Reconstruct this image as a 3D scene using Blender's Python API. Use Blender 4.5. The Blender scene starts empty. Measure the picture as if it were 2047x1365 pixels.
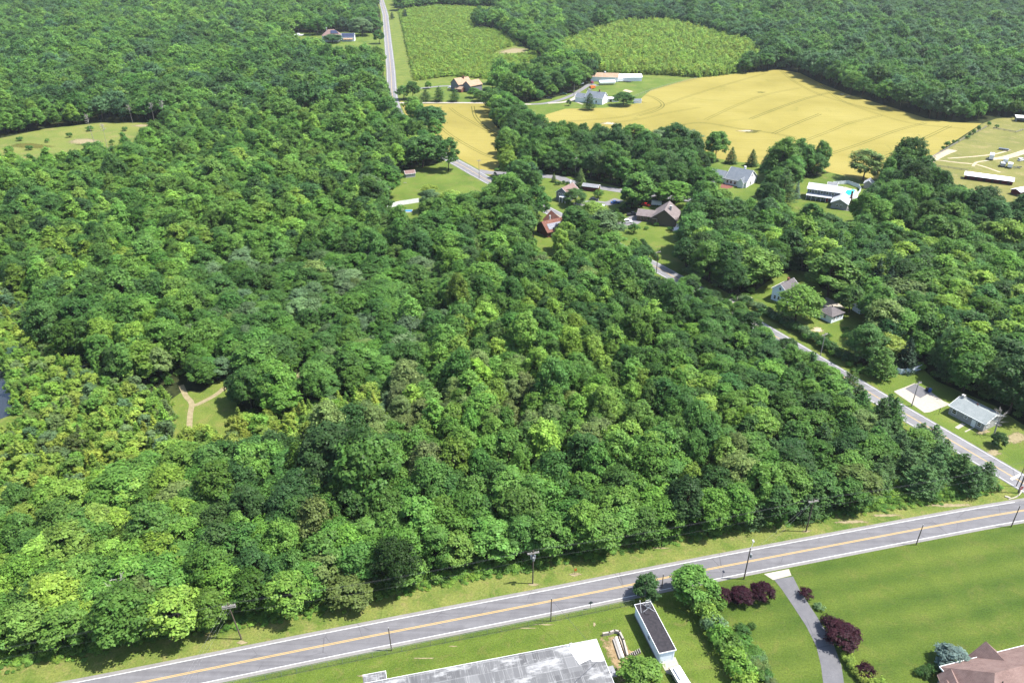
import bpy, math, random
import numpy as np
from mathutils import Vector, Matrix

C = bpy.context.scene
COL = C.collection
R = math.radians

# ------------------------------------------------------------------ camera
CAM_H, PITCH, FPX = 130.0, 28.6, 1591.0
cam_data = bpy.data.cameras.new("camera")
cam = bpy.data.objects.new("camera", cam_data)
COL.objects.link(cam)
cam.location = (0, 0, CAM_H)
cam.rotation_euler = (R(90 - PITCH), 0, 0)
cam_data.sensor_width = 36.0
cam_data.lens = 36.0 * FPX / 2047.0
cam_data.clip_start = 1.0
cam_data.clip_end = 12000.0
C.camera = cam

# ------------------------------------------------------------------ sky and sun
SUN_ELEV, SUN_ROT = 60.0, 90.0            # high sun on the right of the camera
world = bpy.data.worlds.new("World")
C.world = world
world.use_nodes = True
wn = world.node_tree
sky = wn.nodes.new("ShaderNodeTexSky")
sky.sky_type = 'NISHITA'
sky.sun_disc = False
sky.sun_elevation = R(SUN_ELEV)
sky.sun_rotation = R(SUN_ROT)
sky.air_density = 1.0
sky.dust_density = 1.2
bg = wn.nodes["Background"]
bg.inputs[1].default_value = 0.125
wn.links.new(sky.outputs[0], bg.inputs[0])

sun_data = bpy.data.lights.new("sun", 'SUN')
sun_data.energy = 4.8
sun_data.angle = R(0.53)
sun_data.color = (1.0, 0.965, 0.90)
sun = bpy.data.objects.new("sun", sun_data)
COL.objects.link(sun)
sun.location = (300, 200, 500)
sun.rotation_euler = (0, R(90 - SUN_ELEV), R(-2))

C.view_settings.view_transform = 'Standard'
C.view_settings.look = 'None'
C.view_settings.exposure = 1.5
C.view_settings.gamma = 1.0
C.view_settings.use_curve_mapping = False
C.render.engine = 'CYCLES'
C.cycles.max_bounces = 6
C.cycles.diffuse_bounces = 4
C.cycles.glossy_bounces = 2
C.cycles.transmission_bounces = 3
C.cycles.transparent_max_bounces = 6
C.cycles.volume_bounces = 0
C.cycles.caustics_reflective = False
C.cycles.caustics_refractive = False

# ------------------------------------------------------------------ ground geometry helpers
_t = R(PITCH)
def P(x, y, z=0.0):
    """world point at height z seen at survey pixel (x, y)"""
    u = (x - 1023.5) / FPX; v = (y - 682.5) / FPX
    d = (u, math.cos(_t) - v * math.sin(_t), -math.sin(_t) - v * math.cos(_t))
    s = (z - CAM_H) / d[2]
    return (d[0] * s, d[1] * s)
def PP(l):
    return [P(*q) for q in l]
def proj(x, y, z):
    """world -> pixel (numpy)"""
    dz = z - CAM_H
    depth = y * math.cos(_t) - dz * math.sin(_t)
    up = y * math.sin(_t) + dz * math.cos(_t)
    return 1023.5 + FPX * x / depth, 682.5 - FPX * up / depth
def inside(px, py, poly):
    px = np.asarray(px); py = np.asarray(py)
    r = np.zeros(px.shape, bool)
    n = len(poly)
    for i in range(n):
        x0, y0 = poly[i]; x1, y1 = poly[(i + 1) % n]
        if y0 == y1: continue
        c = ((y0 > py) != (y1 > py)) & (px < (x1 - x0) * (py - y0) / (y1 - y0) + x0)
        r ^= c
    return r
def line_dist(px, py, line):
    """distance to a polyline and signed side (+ = left of its direction)"""
    best = np.full(np.shape(px), 1e9); side = np.zeros(np.shape(px))
    for (x0, y0), (x1, y1) in zip(line[:-1], line[1:]):
        dx, dy = x1 - x0, y1 - y0
        L2 = dx * dx + dy * dy
        t = np.clip(((px - x0) * dx + (py - y0) * dy) / L2, 0, 1)
        d = np.hypot(px - x0 - t * dx, py - y0 - t * dy)
        s = dx * (py - y0) - dy * (px - x0)
        m = d < best
        best = np.where(m, d, best); side = np.where(m, s, side)
    return best, side
def smooth(pts, n=8):
    """Catmull-Rom through the points"""
    p = [2 * np.array(pts[0]) - np.array(pts[1])] + [np.array(q, float) for q in pts] + [2 * np.array(pts[-1]) - np.array(pts[-2])]
    out = []
    for i in range(1, len(p) - 2):
        for k in range(n):
            t = k / n
            a, b, c, d = p[i - 1], p[i], p[i + 1], p[i + 2]
            out.append(tuple(0.5 * (2 * b + (c - a) * t + (2 * a - 5 * b + 4 * c - d) * t * t + (3 * b - a - 3 * c + d) * t ** 3)))
    out.append(tuple(p[-2]))
    return out
def offset(line, d):
    """polyline moved d metres to its left"""
    a = np.array(line, float)
    t = np.gradient(a, axis=0)
    t /= np.linalg.norm(t, axis=1)[:, None]
    n = np.stack([-t[:, 1], t[:, 0]], 1)
    return [tuple(q) for q in a + n * d]

# ------------------------------------------------------------------ mesh helpers
class MB:
    def __init__(s): s.v = []; s.f = []
    def add(s, vs, fs):
        b = len(s.v); s.v += [tuple(q) for q in vs]; s.f += [tuple(i + b for i in f) for f in fs]; return s
    def box(s, cx, cy, cz, sx, sy, sz, rz=0.0, top=1.0):
        c, k = math.cos(rz), math.sin(rz); vs = []
        for z, q in ((-.5, 1), (.5, top)):
            for x, y in ((-.5, -.5), (.5, -.5), (.5, .5), (-.5, .5)):
                X, Y = x * sx * q, y * sy * q
                vs.append((cx + X * c - Y * k, cy + X * k + Y * c, cz + z * sz))
        return s.add(vs, [(3, 2, 1, 0), (4, 5, 6, 7), (0, 1, 5, 4), (1, 2, 6, 5), (2, 3, 7, 6), (3, 0, 4, 7)])
    def prism(s, poly, z0, z1):
        n = len(poly)
        return s.add([(x, y, z0) for x, y in poly] + [(x, y, z1) for x, y in poly],
                     [tuple(range(n - 1, -1, -1)), tuple(range(n, 2 * n))] + [(i, (i + 1) % n, n + (i + 1) % n, n + i) for i in range(n)])
    def slab(s, quad, t):
        """a sloped plate: four points and a thickness downward along z"""
        return s.add(list(quad) + [(x, y, z - t) for x, y, z in quad],
                     [(0, 1, 2, 3), (7, 6, 5, 4), (0, 4, 5, 1), (1, 5, 6, 2), (2, 6, 7, 3), (3, 7, 4, 0)])
    def tube(s, pts, rad, n=6, cap=True):
        pts = [Vector(p) for p in pts]
        if not hasattr(rad, '__len__'): rad = [rad] * len(pts)
        vs = []; fs = []
        for i, p in enumerate(pts):
            t = (pts[min(i + 1, len(pts) - 1)] - pts[max(i - 1, 0)])
            if t.length < 1e-9: t = Vector((0, 0, 1))
            t.normalize()
            a = t.cross(Vector((0, 0, 1)) if abs(t.z) < .95 else Vector((1, 0, 0))).normalized(); b = t.cross(a)
            for k in range(n):
                w = 2 * math.pi * k / n
                vs.append(p + (a * math.cos(w) + b * math.sin(w)) * rad[i])
        for i in range(len(pts) - 1):
            for k in range(n):
                k2 = (k + 1) % n
                fs.append((i * n + k, i * n + k2, (i + 1) * n + k2, (i + 1) * n + k))
        if cap:
            fs.append(tuple(range(n - 1, -1, -1))); fs.append(tuple((len(pts) - 1) * n + k for k in range(n)))
        return s.add(vs, fs)
    def mesh(s, name):
        m = bpy.data.meshes.new(name); m.from_pydata(s.v, [], s.f); m.update(); return m
    def build(s, name, mat, parent=None, smooth_=False):
        m = s.mesh(name); m.materials.append(mat)
        if smooth_: m.polygons.foreach_set('use_smooth', [True] * len(m.polygons))
        o = bpy.data.objects.new(name, m); COL.objects.link(o)
        if parent is not None: o.parent = parent
        return o
def tag(o, label=None, cat=None, group=None, kind=None):
    if label: o['label'] = label
    if cat: o['category'] = cat
    if group: o['group'] = group
    if kind: o['kind'] = kind
    return o
def thing(name, label, cat, loc, rz=0.0, group=None):
    o = bpy.data.objects.new(name, None); COL.objects.link(o)
    o.empty_display_size = .5
    o.location = (loc[0], loc[1], loc[2] if len(loc) > 2 else 0.0); o.rotation_euler = (0, 0, rz)
    return tag(o, label, cat, group)
def sheet(name, poly, z, mat, kind='structure', label=None, cat=None):
    o = MB().add([(x, y, z) for x, y in poly], [tuple(range(len(poly)))]).build(name, mat)
    if sum(poly[i][0] * poly[(i + 1) % len(poly)][1] - poly[(i + 1) % len(poly)][0] * poly[i][1] for i in range(len(poly))) < 0:
        o.data.flip_normals()
    return tag(o, label, cat, None, kind)
def strip_mesh(mb, left, right, z):
    n = len(left)
    return mb.add([(x, y, z) for x, y in left] + [(x, y, z) for x, y in right], [(n + i, n + i + 1, i + 1, i) for i in range(n - 1)])
def ribbon(mb, line, d0, d1, z):
    """strip between the offsets d0 > d1 (metres left of the line)"""
    return strip_mesh(mb, offset(line, d0), offset(line, d1), z)

# ------------------------------------------------------------------ materials
def mat(name, base=(.5, .5, .5), rough=.8, spec=.2, metal=0.0):
    m = bpy.data.materials.new(name); m.use_nodes = True
    b = m.node_tree.nodes["Principled BSDF"]
    b.inputs['Base Color'].default_value = (*base, 1); b.inputs['Roughness'].default_value = rough
    b.inputs['Specular IOR Level'].default_value = spec; b.inputs['Metallic'].default_value = metal
    return m
class N:
    """small node-building helper on a material"""
    def __init__(s, m): s.m = m; s.t = m.node_tree; s.b = s.t.nodes["Principled BSDF"]
    def node(s, typ, **kw):
        n = s.t.nodes.new(typ)
        for k, v in kw.items(): setattr(n, k, v)
        return n
    def link(s, a, b): s.t.links.new(a, b)
    def pos(s, scale=(1, 1, 1), rot=0.0, obj=False):
        mp = s.node('ShaderNodeMapping'); mp.inputs['Scale'].default_value = scale; mp.inputs['Rotation'].default_value = (0, 0, rot)
        if obj: s.link(s.node('ShaderNodeTexCoord').outputs['Object'], mp.inputs[0])
        else: s.link(s.node('ShaderNodeNewGeometry').outputs['Position'], mp.inputs[0])
        return mp.outputs[0]
    def noise(s, vec, scale, detail=4, rough=.6, dist=0.0):
        n = s.node('ShaderNodeTexNoise'); n.inputs['Scale'].default_value = scale; n.inputs['Detail'].default_value = detail
        n.inputs['Roughness'].default_value = rough; n.inputs['Distortion'].default_value = dist
        s.link(vec, n.inputs['Vector']); return n.outputs['Fac']
    def ramp(s, fac, stops):
        r = s.node('ShaderNodeValToRGB'); e = r.color_ramp.elements
        while len(e) < len(stops): e.new(.5)
        for q, (p, c) in zip(e, stops):
            q.position = p; q.color = (*c, 1) if hasattr(c, '__len__') else (c, c, c, 1)
        s.link(fac, r.inputs[0]); return r.outputs[0]
    def mix(s, fac, a, b, mode='MIX'):
        n = s.node('ShaderNodeMix', data_type='RGBA', blend_type=mode)
        for v, k in ((fac, 0), (a, 6), (b, 7)):
            if hasattr(v, 'is_linked'): s.link(v, n.inputs[k])
            else: n.inputs[k].default_value = v if k == 0 else (*v, 1)
        return n.outputs[2]
    def math(s, op, a, b=0.0):
        n = s.node('ShaderNodeMath', operation=op)
        for v, k in ((a, 0), (b, 1)):
            if hasattr(v, 'is_linked'): s.link(v, n.inputs[k])
            else: n.inputs[k].default_value = v
        return n.outputs[0]
    def color(s, c): s.link(c, s.b.inputs['Base Color'])
    def bump(s, h, strength=.3, dist=.05):
        b = s.node('ShaderNodeBump'); b.inputs['Strength'].default_value = strength; b.inputs['Distance'].default_value = dist
        s.link(h, b.inputs['Height']); s.link(b.outputs[0], s.b.inputs['Normal'])
def grass_mat(name, cols, big=.06, rot=0.0, stripe=None, fine=3.0):
    """cols: darkest..lightest + dry; wide patches, fine tufts and optional mowing lanes (width, strength)"""
    m = mat(name, rough=.9, spec=.1); n = N(m)
    p = n.pos()
    c = n.ramp(n.noise(p, big, 5, .62), [(.3, cols[0]), (.5, cols[1]), (.68, cols[2])])
    c = n.mix(n.ramp(n.noise(p, big * 2.7 + .03, 6, .7, .6), [(.52, 0.0), (.72, .8)]), c, cols[3])
    if stripe:
        q = n.pos((1, 1, 1), rot)
        w = n.node('ShaderNodeTexWave', bands_direction='Y'); w.inputs['Scale'].default_value = 1 / stripe[0] * .314
        w.inputs['Distortion'].default_value = 2.6; w.inputs['Detail'].default_value = 2; w.inputs['Detail Scale'].default_value = .25
        n.link(q, w.inputs[0])
        st = n.noise(n.pos((.05, 1, 1), rot), .55, 3, .6)
        f = n.math('MULTIPLY', n.math('ADD', w.outputs['Fac'], st), .5)
        c = n.mix(stripe[1], c, n.ramp(f, [(.25, cols[0]), (.75, cols[2])]))
    fn = n.noise(p, fine, 4, .75)
    c = n.mix(1.0, c, n.ramp(fn, [(.3, .62), (.5, 1.0), (.72, 1.38)]), 'MULTIPLY')
    n.color(c); n.bump(fn, .6, .25)
    return m

M = {}
ALBEDO = .56
BRIGHT = ('blue_siding', 'white_siding', 'trim_white', 'paint_white', 'roof_white', 'pool_water', 'paint_red') 
def calibrate():
    """one common reflectance factor for every surface that is not foliage"""
    for m in bpy.data.materials:
        if not m.use_nodes or m.name == 'leaf': continue
        b = m.node_tree.nodes.get('Principled BSDF')
        if b is None: continue
        s = b.inputs['Base Color']; ALBEDO = .84 if m.name in BRIGHT else globals()['ALBEDO']
        if s.is_linked:
            n = N(m); src = s.links[0].from_socket; n.link(n.mix(1.0, src, (ALBEDO,) * 3, 'MULTIPLY'), s)
        else:
            c = s.default_value; s.default_value = (c[0] * ALBEDO, c[1] * ALBEDO, c[2] * ALBEDO, 1)
def noisy(name, a, b, scale=2.0, rough=.85, spec=.2, detail=5, bump=.0, stretch=(1, 1, 1), obj=False, lo=.35, hi=.65):
    m = mat(name, rough=rough, spec=spec); n = N(m)
    f = n.noise(n.pos(stretch, 0, obj), scale, detail, .65)
    n.color(n.ramp(f, [(lo, a), (hi, b)]))
    if bump: n.bump(f, bump, .05)
    M[name] = m
    return m
# ------------------------------------------------------------------ ground materials
ROAD_ANG = R(14.3)
M['forest_floor'] = noisy('forest_floor', (.018, .026, .010), (.05, .06, .022), .5, .95, .05, 6)
M['lawn'] = grass_mat('lawn', [(.052, .098, .014), (.088, .138, .019), (.128, .172, .028), (.17, .165, .044)], .07, -ROAD_ANG, (6.5, .38))
M['yard'] = grass_mat('yard', [(.085, .145, .021), (.128, .188, .03), (.17, .222, .042), (.22, .20, .065)], .05)
M['institution_lawn'] = grass_mat('institution_lawn', [(.068, .118, .016), (.112, .168, .024), (.155, .205, .036), (.20, .185, .06)], .1, -ROAD_ANG, (4.0, .22))
M['verge'] = grass_mat('verge', [(.085, .15, .022), (.165, .205, .045), (.22, .235, .06), (.28, .235, .095)], .16, 0, None, 2.2)
M['meadow'] = grass_mat('meadow', [(.12, .17, .038), (.175, .215, .046), (.22, .235, .06), (.29, .24, .10)], .03)
M['paddock'] = grass_mat('paddock', [(.14, .155, .04), (.20, .20, .055), (.25, .235, .07), (.34, .28, .13)], .04)
M['rough_grass'] = grass_mat('rough_grass', [(.10, .16, .026), (.15, .20, .036), (.20, .235, .05), (.24, .21, .07)], .12)

def wheat():
    m = mat('wheat', rough=.95, spec=.05); n = N(m)
    p = n.pos()
    c = n.ramp(n.noise(p, .014, 5, .6, .4), [(.3, (.275, .235, .058)), (.5, (.335, .285, .075)), (.7, (.38, .325, .095))])
    lanes = n.noise(n.pos((.02, .5, 1), R(-38)), .9, 4, .6)                 # drilling direction
    c = n.mix(n.ramp(lanes, [(.52, 0.0), (.75, .45)]), c, (.215, .19, .042))
    c = n.mix(n.ramp(n.noise(p, .05, 5, .7, 1.2), [(.60, 0.0), (.78, .75)]), c, (.165, .175, .04))
    fn = n.noise(p, 1.6, 4, .8)
    c = n.mix(1.0, c, n.ramp(fn, [(.3, .86), (.7, 1.12)]), 'MULTIPLY')
    n.color(c); n.bump(fn, .5, .3)
    return m
M['wheat'] = wheat()
M['wheel_track'] = noisy('wheel_track', (.09, .095, .022), (.15, .14, .035), .6, .95, .05)
M['bare_soil'] = noisy('bare_soil', (.42, .34, .22), (.62, .53, .38), .4, .95, .05)
M['dirt'] = noisy('dirt', (.27, .19, .10), (.42, .31, .18), .8, .95, .05)
M['sand_path'] = noisy('sand_path', (.26, .22, .12), (.38, .32, .19), 1.0, .95, .05)
M['gravel'] = noisy('gravel', (.36, .32, .28), (.55, .50, .45), 1.5, .95, .1)
M['concrete'] = noisy('concrete', (.43, .385, .325), (.52, .465, .395), 1.2, .9, .2)
M['mulch'] = noisy('mulch', (.16, .06, .045), (.30, .14, .11), 2.5, .95, .05)

def asphalt(name, a, b, wear=None, line=None):
    m = mat(name, rough=.85, spec=.25); n = N(m)
    p = n.pos()
    f = n.noise(p, .35, 6, .7)
    c = n.ramp(f, [(.3, a), (.7, b)])
    g = n.noise(p, 9.0, 3, .7)
    c = n.mix(1.0, c, n.ramp(g, [(.3, .88), (.7, 1.1)]), 'MULTIPLY')
    if wear is not None:                                    # tyre-polished lanes along the road
        q = n.noise(n.pos((.012, 1, 1), wear), 1.1, 3, .6)
        c = n.mix(1.0, c, n.ramp(q, [(.3, .82), (.5, 1.0), (.7, 1.14)]), 'MULTIPLY')
    vo = n.node('ShaderNodeTexVoronoi', feature='DISTANCE_TO_EDGE'); vo.inputs['Scale'].default_value = .16; n.link(p, vo.inputs['Vector'])
    ck = n.math('MULTIPLY', n.ramp(vo.outputs['Distance'], [(.004, 1.0), (.012, 0.0)]), n.ramp(n.noise(p, .11, 3, .6), [(.5, 0.0), (.6, .55)]))
    c = n.mix(ck, c, tuple(q * .45 for q in a))                      # sealed cracks here and there
    n.color(c); n.bump(g, .25, .02)
    M[name] = m; return m
asphalt('asphalt', (.155, .15, .16), (.205, .20, .21), -ROAD_ANG)
asphalt('asphalt_pale', (.20, .195, .205), (.27, .26, .27), R(80))
asphalt('asphalt_side', (.20, .195, .205), (.26, .255, .265), R(61))
asphalt('asphalt_drive', (.13, .13, .14), (.19, .185, .195))
asphalt('asphalt_shoulder', (.22, .21, .205), (.30, .285, .27))
def paint(name, col):
    m = mat(name, rough=.6, spec=.3); n = N(m)
    f = n.noise(n.pos(), 4.0, 5, .75)
    n.color(n.mix(n.ramp(f, [(.58, 0.0), (.72, .6)]), col, (.3, .29, .28))); M[name] = m
paint('road_white', (.80, .80, .78)); paint('road_yellow', (.70, .46, .13))

def water():
    m = mat('water', (.03, .035, .04), .12, .6); n = N(m)
    n.bump(n.noise(n.pos((1, 1, 1)), .8, 3, .5), .05, .05); M['water'] = m
water()

def soft(name, base):
    """copy of a ground material whose worn edge breaks up into the grass"""
    m = M[base].copy(); m.name = name; n = N(m); out = n.t.nodes['Material Output']
    at = n.node('ShaderNodeAttribute', attribute_type='GEOMETRY', attribute_name='edge')
    f = n.math('ADD', at.outputs['Fac'], n.math('MULTIPLY', n.math('SUBTRACT', n.noise(n.pos(), .9, 6, .75), .5), 1.9))
    a = n.ramp(f, [(.32, 0.0), (.60, 1.0)])
    tr = n.node('ShaderNodeBsdfTransparent'); mx = n.node('ShaderNodeMixShader')
    n.link(a, mx.inputs[0]); n.link(tr.outputs[0], mx.inputs[1]); n.link(n.b.outputs[0], mx.inputs[2]); n.link(mx.outputs[0], out.inputs['Surface'])
    M[name] = m
for q in ('bare_soil', 'sand_path', 'dirt', 'mulch', 'wheel_track'): soft('soft_' + q, q)
def soft_sheet(name, poly, z, base):
    """patch with a vertex attribute running from 1 in the middle to 0 at the rim"""
    n = len(poly); cx = sum(p[0] for p in poly) / n; cy = sum(p[1] for p in poly) / n
    mb = MB(); vs = [(cx, cy, z)]; at = [1.0]; fs = []
    for q, e in ((.45, .75), (.8, .4), (1.18, 0.0)):
        b = len(vs)
        for x, y in poly: vs.append((cx + (x - cx) * q, cy + (y - cy) * q, z)); at.append(e)
        for i in range(n):
            j = (i + 1) % n
            fs.append((0, b + i, b + j) if q == .45 else (b - n + i, b + i, b + j, b - n + j))
    mb.add(vs, fs); o = mb.build(name, M['soft_' + base]); a = o.data.attributes.new('edge', 'FLOAT', 'POINT'); a.data.foreach_set('value', at)
    if o.data.polygons[0].normal.z < 0: o.data.flip_normals()
    return tag(o, kind='structure')
# ------------------------------------------------------------------ the ground and what lies on it
o = MB().add([(-5000, -3000, 0), (5000, -3000, 0), (5000, 7000, 0), (-5000, 7000, 0)], [(0, 1, 2, 3)]).build('ground', M['forest_floor']); tag(o, kind='structure')

MAIN = smooth([(-260, 51.0), (-120, 89.6), (-73.7, 101.6), (-33.7, 112.1), (8.6, 122.8), (43.6, 131.9), (97.8, 145.3), (125.8, 151.8), (180, 163), (320, 192)], 8)
SIDE = smooth([(-252, 1620), P(768.5, 23), P(771.5, 44), P(776, 88), P(781, 138), P(786, 200), (-73, 545), (-51, 489), (-27, 446), (-9, 414), (20, 368), (60, 301), (76, 271), (93, 238), (109, 206), (124, 177), (135.8, 154)], 8)
LANE = smooth(PP([(955, 342), (985, 346), (1050, 350), (1113, 355), (1142, 364), (1230, 380), (1320, 392), (1390, 401), (1430, 409), (1530, 436), (1650, 462), (1790, 489), (1900, 512), (2100, 560)]), 6)
SIDE_W = 3.55
# southern lots
south_edge = PP([(-420, 1440), (-200, 1385), (0, 1328), (130, 1308), (300, 1268), (480, 1243), (640, 1213), (800, 1178), (1000, 1140), (1200, 1103), (1400, 1066), (1550, 1043), (1680, 1023), (1850, 999), (1985, 977), (2012, 964)])
CLEAR = {}
CLEAR['south'] = offset(south_edge, -.7) + [(126, 163), (137, 158), (330, 205), (330, 20), (-330, 20)]
sheet('verge', [(-260, 66)] + offset(south_edge[1:-1], 3.5) + [(131, 163), (142, 158.5)] + offset([q for q in MAIN if q[0] < 135], 0)[::-1], .02, M['verge'])
sheet('institution_lawn', offset([q for q in MAIN if q[0] < 44], -3.85) + [(44.5, 128.2), (60, 60), (60, 20), (-260, 20)], .03, M['institution_lawn'])
lawn_r = [q for q in offset(MAIN, -3.85) if q[0] > 40]
sheet('lawn', [(60, 20), (40, 127)] + lawn_r + [(320, 20)], .045, M['lawn'])
mb = MB(); ribbon(mb, MAIN, 3.1, -3.1, .08); o = mb.build('main_road', M['asphalt']); tag(o, kind='structure')
mb = MB(); ribbon(mb, MAIN, 4.0, 3.1, .078); ribbon(mb, MAIN, -3.1, -3.95, .078); o = mb.build('road_shoulder', M['asphalt_shoulder']); tag(o, kind='structure')
mb = MB()
ribbon(mb, [q for q in MAIN if q[0] < 126], 3.17, 3.03, .085); ribbon(mb, MAIN, -3.03, -3.17, .085)
o = mb.build('road_edge_line', M['road_white']); tag(o, kind='structure')
mb = MB(); ribbon(mb, MAIN, .22, .09, .085); ribbon(mb, MAIN, -.09, -.22, .085); o = mb.build('road_centre_line', M['road_yellow']); tag(o, kind='structure')
# side road
far = [q for q in SIDE if q[1] > 430]; near = [q for q in SIDE if q[1] < 452]
verge_side = offset(SIDE, 9.0) + offset(SIDE, -6.5)[::-1]
sheet('verge', verge_side, .022, M['rough_grass'])
_f = [q for q in SIDE if q[1] > 640]; sheet('verge', offset(_f, 4.0) + offset(_f, 26.0)[::-1], .0235, M['rough_grass'])
mb = MB(); ribbon(mb, far, 4.1, -4.1, .07); o = mb.build('far_road', M['asphalt_pale']); tag(o, kind='structure')
mb = MB(); ribbon(mb, near, 3.75, -3.75, .074); mb.add([(128, 161, .0745), (131.5, 154.0, .0745), (141, 156, .0745), (138.5, 165, .0745)], [(0, 1, 2, 3)])
o = mb.build('side_road', M['asphalt_side']); tag(o, kind='structure')
mb = MB(); s2 = [q for q in SIDE if q[1] > 158]
ribbon(mb, s2, 3.25, 3.1, .079); ribbon(mb, s2, -3.1, -3.25, .079); o = mb.build('road_edge_line', M['road_white']); tag(o, kind='structure')
mb = MB(); ribbon(mb, s2, .2, .08, .079); ribbon(mb, s2, -.08, -.2, .079); o = mb.build('road_centre_line', M['road_yellow']); tag(o, kind='structure')
mb = MB(); a, b, d = P(2018, 955), P(2041, 948), P(2022, 962)
mb.add([(*P(2019, 956), .082), (*P(2040, 946), .082), (*P(2043, 950), .082), (*P(2023, 960), .082)], [(0, 1, 2, 3)]); o = mb.build('stop_line', M['road_white']); tag(o, kind='structure')
mb = MB(); ribbon(mb, LANE, 3.2, -3.2, .066); o = mb.build('lane', M['asphalt_pale']); tag(o, kind='structure')
mb = MB(); q = smooth(PP([(2016, 998), (2030, 994), (2040, 986), (2042, 976)]), 6); ribbon(mb, q, .15, -.15, .14)
bt = offset(q, .15); o = mb.build('kerb', M['concrete']); tag(o, kind='structure')

CLEAR['block_yard'] = PP([(1745, 767), (1792, 744), (1845, 738), (1872, 762), (1990, 812), (2047, 850), (2300, 960), (2300, 1050), (2047, 952)])
CLEAR['farm_yard'] = PP([(1470, 610), (1500, 588), (1545, 556), (1590, 538), (1622, 548), (1640, 575), (1700, 598), (1738, 605), (1742, 640), (1730, 690), (1710, 722), (1640, 694), (1560, 648), (1510, 628)])
CLEAR['pool_yard'] = PP([(1565, 425), (1560, 395), (1600, 360), (1660, 345), (1760, 348), (1772, 385), (1735, 415), (1722, 420, 12), (1695, 432, 12), (1640, 440, 10), (1572, 432, 10)])
CLEAR['gable_yard'] = PP([(1395, 388), (1400, 350), (1430, 322), (1465, 300), (1512, 322), (1548, 333), (1534, 372), (1522, 398, 12), (1480, 412, 10), (1440, 414, 6), (1400, 408)])
CLEAR['brown_yard'] = PP([(1212, 462, 8), (1210, 436), (1262, 425), (1300, 405), (1385, 405), (1385, 440), (1368, 462), (1375, 500, 10), (1335, 524, 8), (1292, 508, 6), (1262, 478, 10)])
CLEAR['grey_yard'] = PP([(1066, 394, 8), (1072, 362), (1110, 350), (1180, 360), (1250, 378), (1255, 400), (1240, 414), (1160, 427, 8), (1112, 418, 8), (1085, 412, 8)])
CLEAR['red_yard'] = PP([(1068, 462), (1074, 440), (1128, 428), (1134, 445), (1128, 474), (1110, 520, 12), (1084, 512, 12), (1068, 484, 10)])
CLEAR['left_yard'] = PP([(768, 432, 12), (773, 400), (800, 342), (900, 322), (925, 338), (1000, 378), (962, 390, 10), (900, 396, 12), (850, 402, 12), (838, 432, 12)])
CLEAR['wheat_near'] = PP([(812, 209), (1000, 206), (982, 216), (985, 245), (1006, 268), (1006, 322), (985, 346), (945, 330), (915, 318)]) 
CLEAR['wheat_far'] = PP([(1056, 240), (1130, 218), (1210, 216), (1270, 208), (1300, 181), (1380, 158), (1480, 147), (1560, 139), (1600, 147), (1640, 167), (1700, 191), (1780, 214), (1850, 237), (1900, 245), (1963, 247), (1920, 275), (1828, 337), (1800, 352), (1725, 362), (1690, 352), (1620, 336), (1540, 331), (1460, 322), (1400, 311), (1330, 301), (1270, 300), (1225, 299), (1150, 296), (1062, 290)])
CLEAR['paddock'] = PP([(1820, 348), (1963, 248), (1990, 238), (2300, 205), (2300, 430), (2047, 402, 13), (1990, 392, 13), (1930, 368, 13), (1880, 356, 13)])
CLEAR['homestead'] = PP([(1000, 208), (1060, 206), (1130, 190), (1185, 167), (1185, 150), (1300, 150), (1400, 156), (1300, 183), (1270, 211), (1130, 224), (1050, 244), (1000, 224)])
CLEAR['tan_lot'] = PP([(806, 166), (900, 153), (990, 160), (1003, 206), (812, 208)])
CLEAR['solar_lot'] = PP([(560, 80), (600, 66), (768, 66), (770, 112, 6), (700, 114, 8), (640, 102, 8), (600, 94, 8)])
CLEAR['meadow'] = PP([(-200, 300), (0, 277), (90, 258), (200, 246), (332, 246), (340, 262, 7), (215, 300, 9), (130, 320, 9), (0, 325, 9), (-200, 345, 9)])
CLEAR['plant_a'] = PP([(790, 158), (786, 110), (784, 45), (800, 22), (870, 14), (1000, 20), (1012, 30), (962, 40), (938, 55), (1005, 66), (1030, 86), (1060, 100), (1092, 132), (1062, 166), (960, 168), (800, 166)])
CLEAR['plant_b'] = PP([(1085, 112), (1140, 84), (1240, 52), (1330, 48), (1405, 66), (1505, 96), (1525, 128), (1460, 140, 8), (1400, 142, 8), (1300, 136, 8), (1200, 128, 8)])
CLEAR['far_field'] = PP([(1195, 2), (1250, -3), (1320, -3), (1310, 3), (1230, 6)])
CLEAR['pond'] = PP([(-160, 742), (0, 730), (24, 745), (28, 800, 0), (20, 830), (0, 838), (-160, 838)])
CLEAR['pond_bank'] = PP([(-160, 828), (40, 825), (48, 790), (60, 850), (20, 872), (-160, 880)])
CLEAR['glade'] = PP([(340, 800), (368, 780), (400, 786), (440, 758), (475, 752), (490, 775), (470, 800), (480, 822), (490, 850), (470, 880), (440, 890), (420, 860), (405, 870), (392, 892), (365, 890), (345, 850)])
CLEAR['road_gap'] = PP([(1280, 520), (1310, 503), (1372, 552), (1352, 566, 12), (1288, 540, 12)])
CLEAR['brook'] = PP([(120, 700), (178, 735), (205, 745), (240, 752), (232, 768), (190, 762), (112, 716)])
THICKET = PP([(-250, 560), (0, 555), (55, 610), (105, 690), (180, 752), (260, 782), (330, 795), (460, 842), (540, 850), (690, 800), (770, 800), (800, 850), (720, 900), (560, 935), (430, 940), (310, 960), (150, 1012), (0, 1050), (-250, 1080)])
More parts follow.
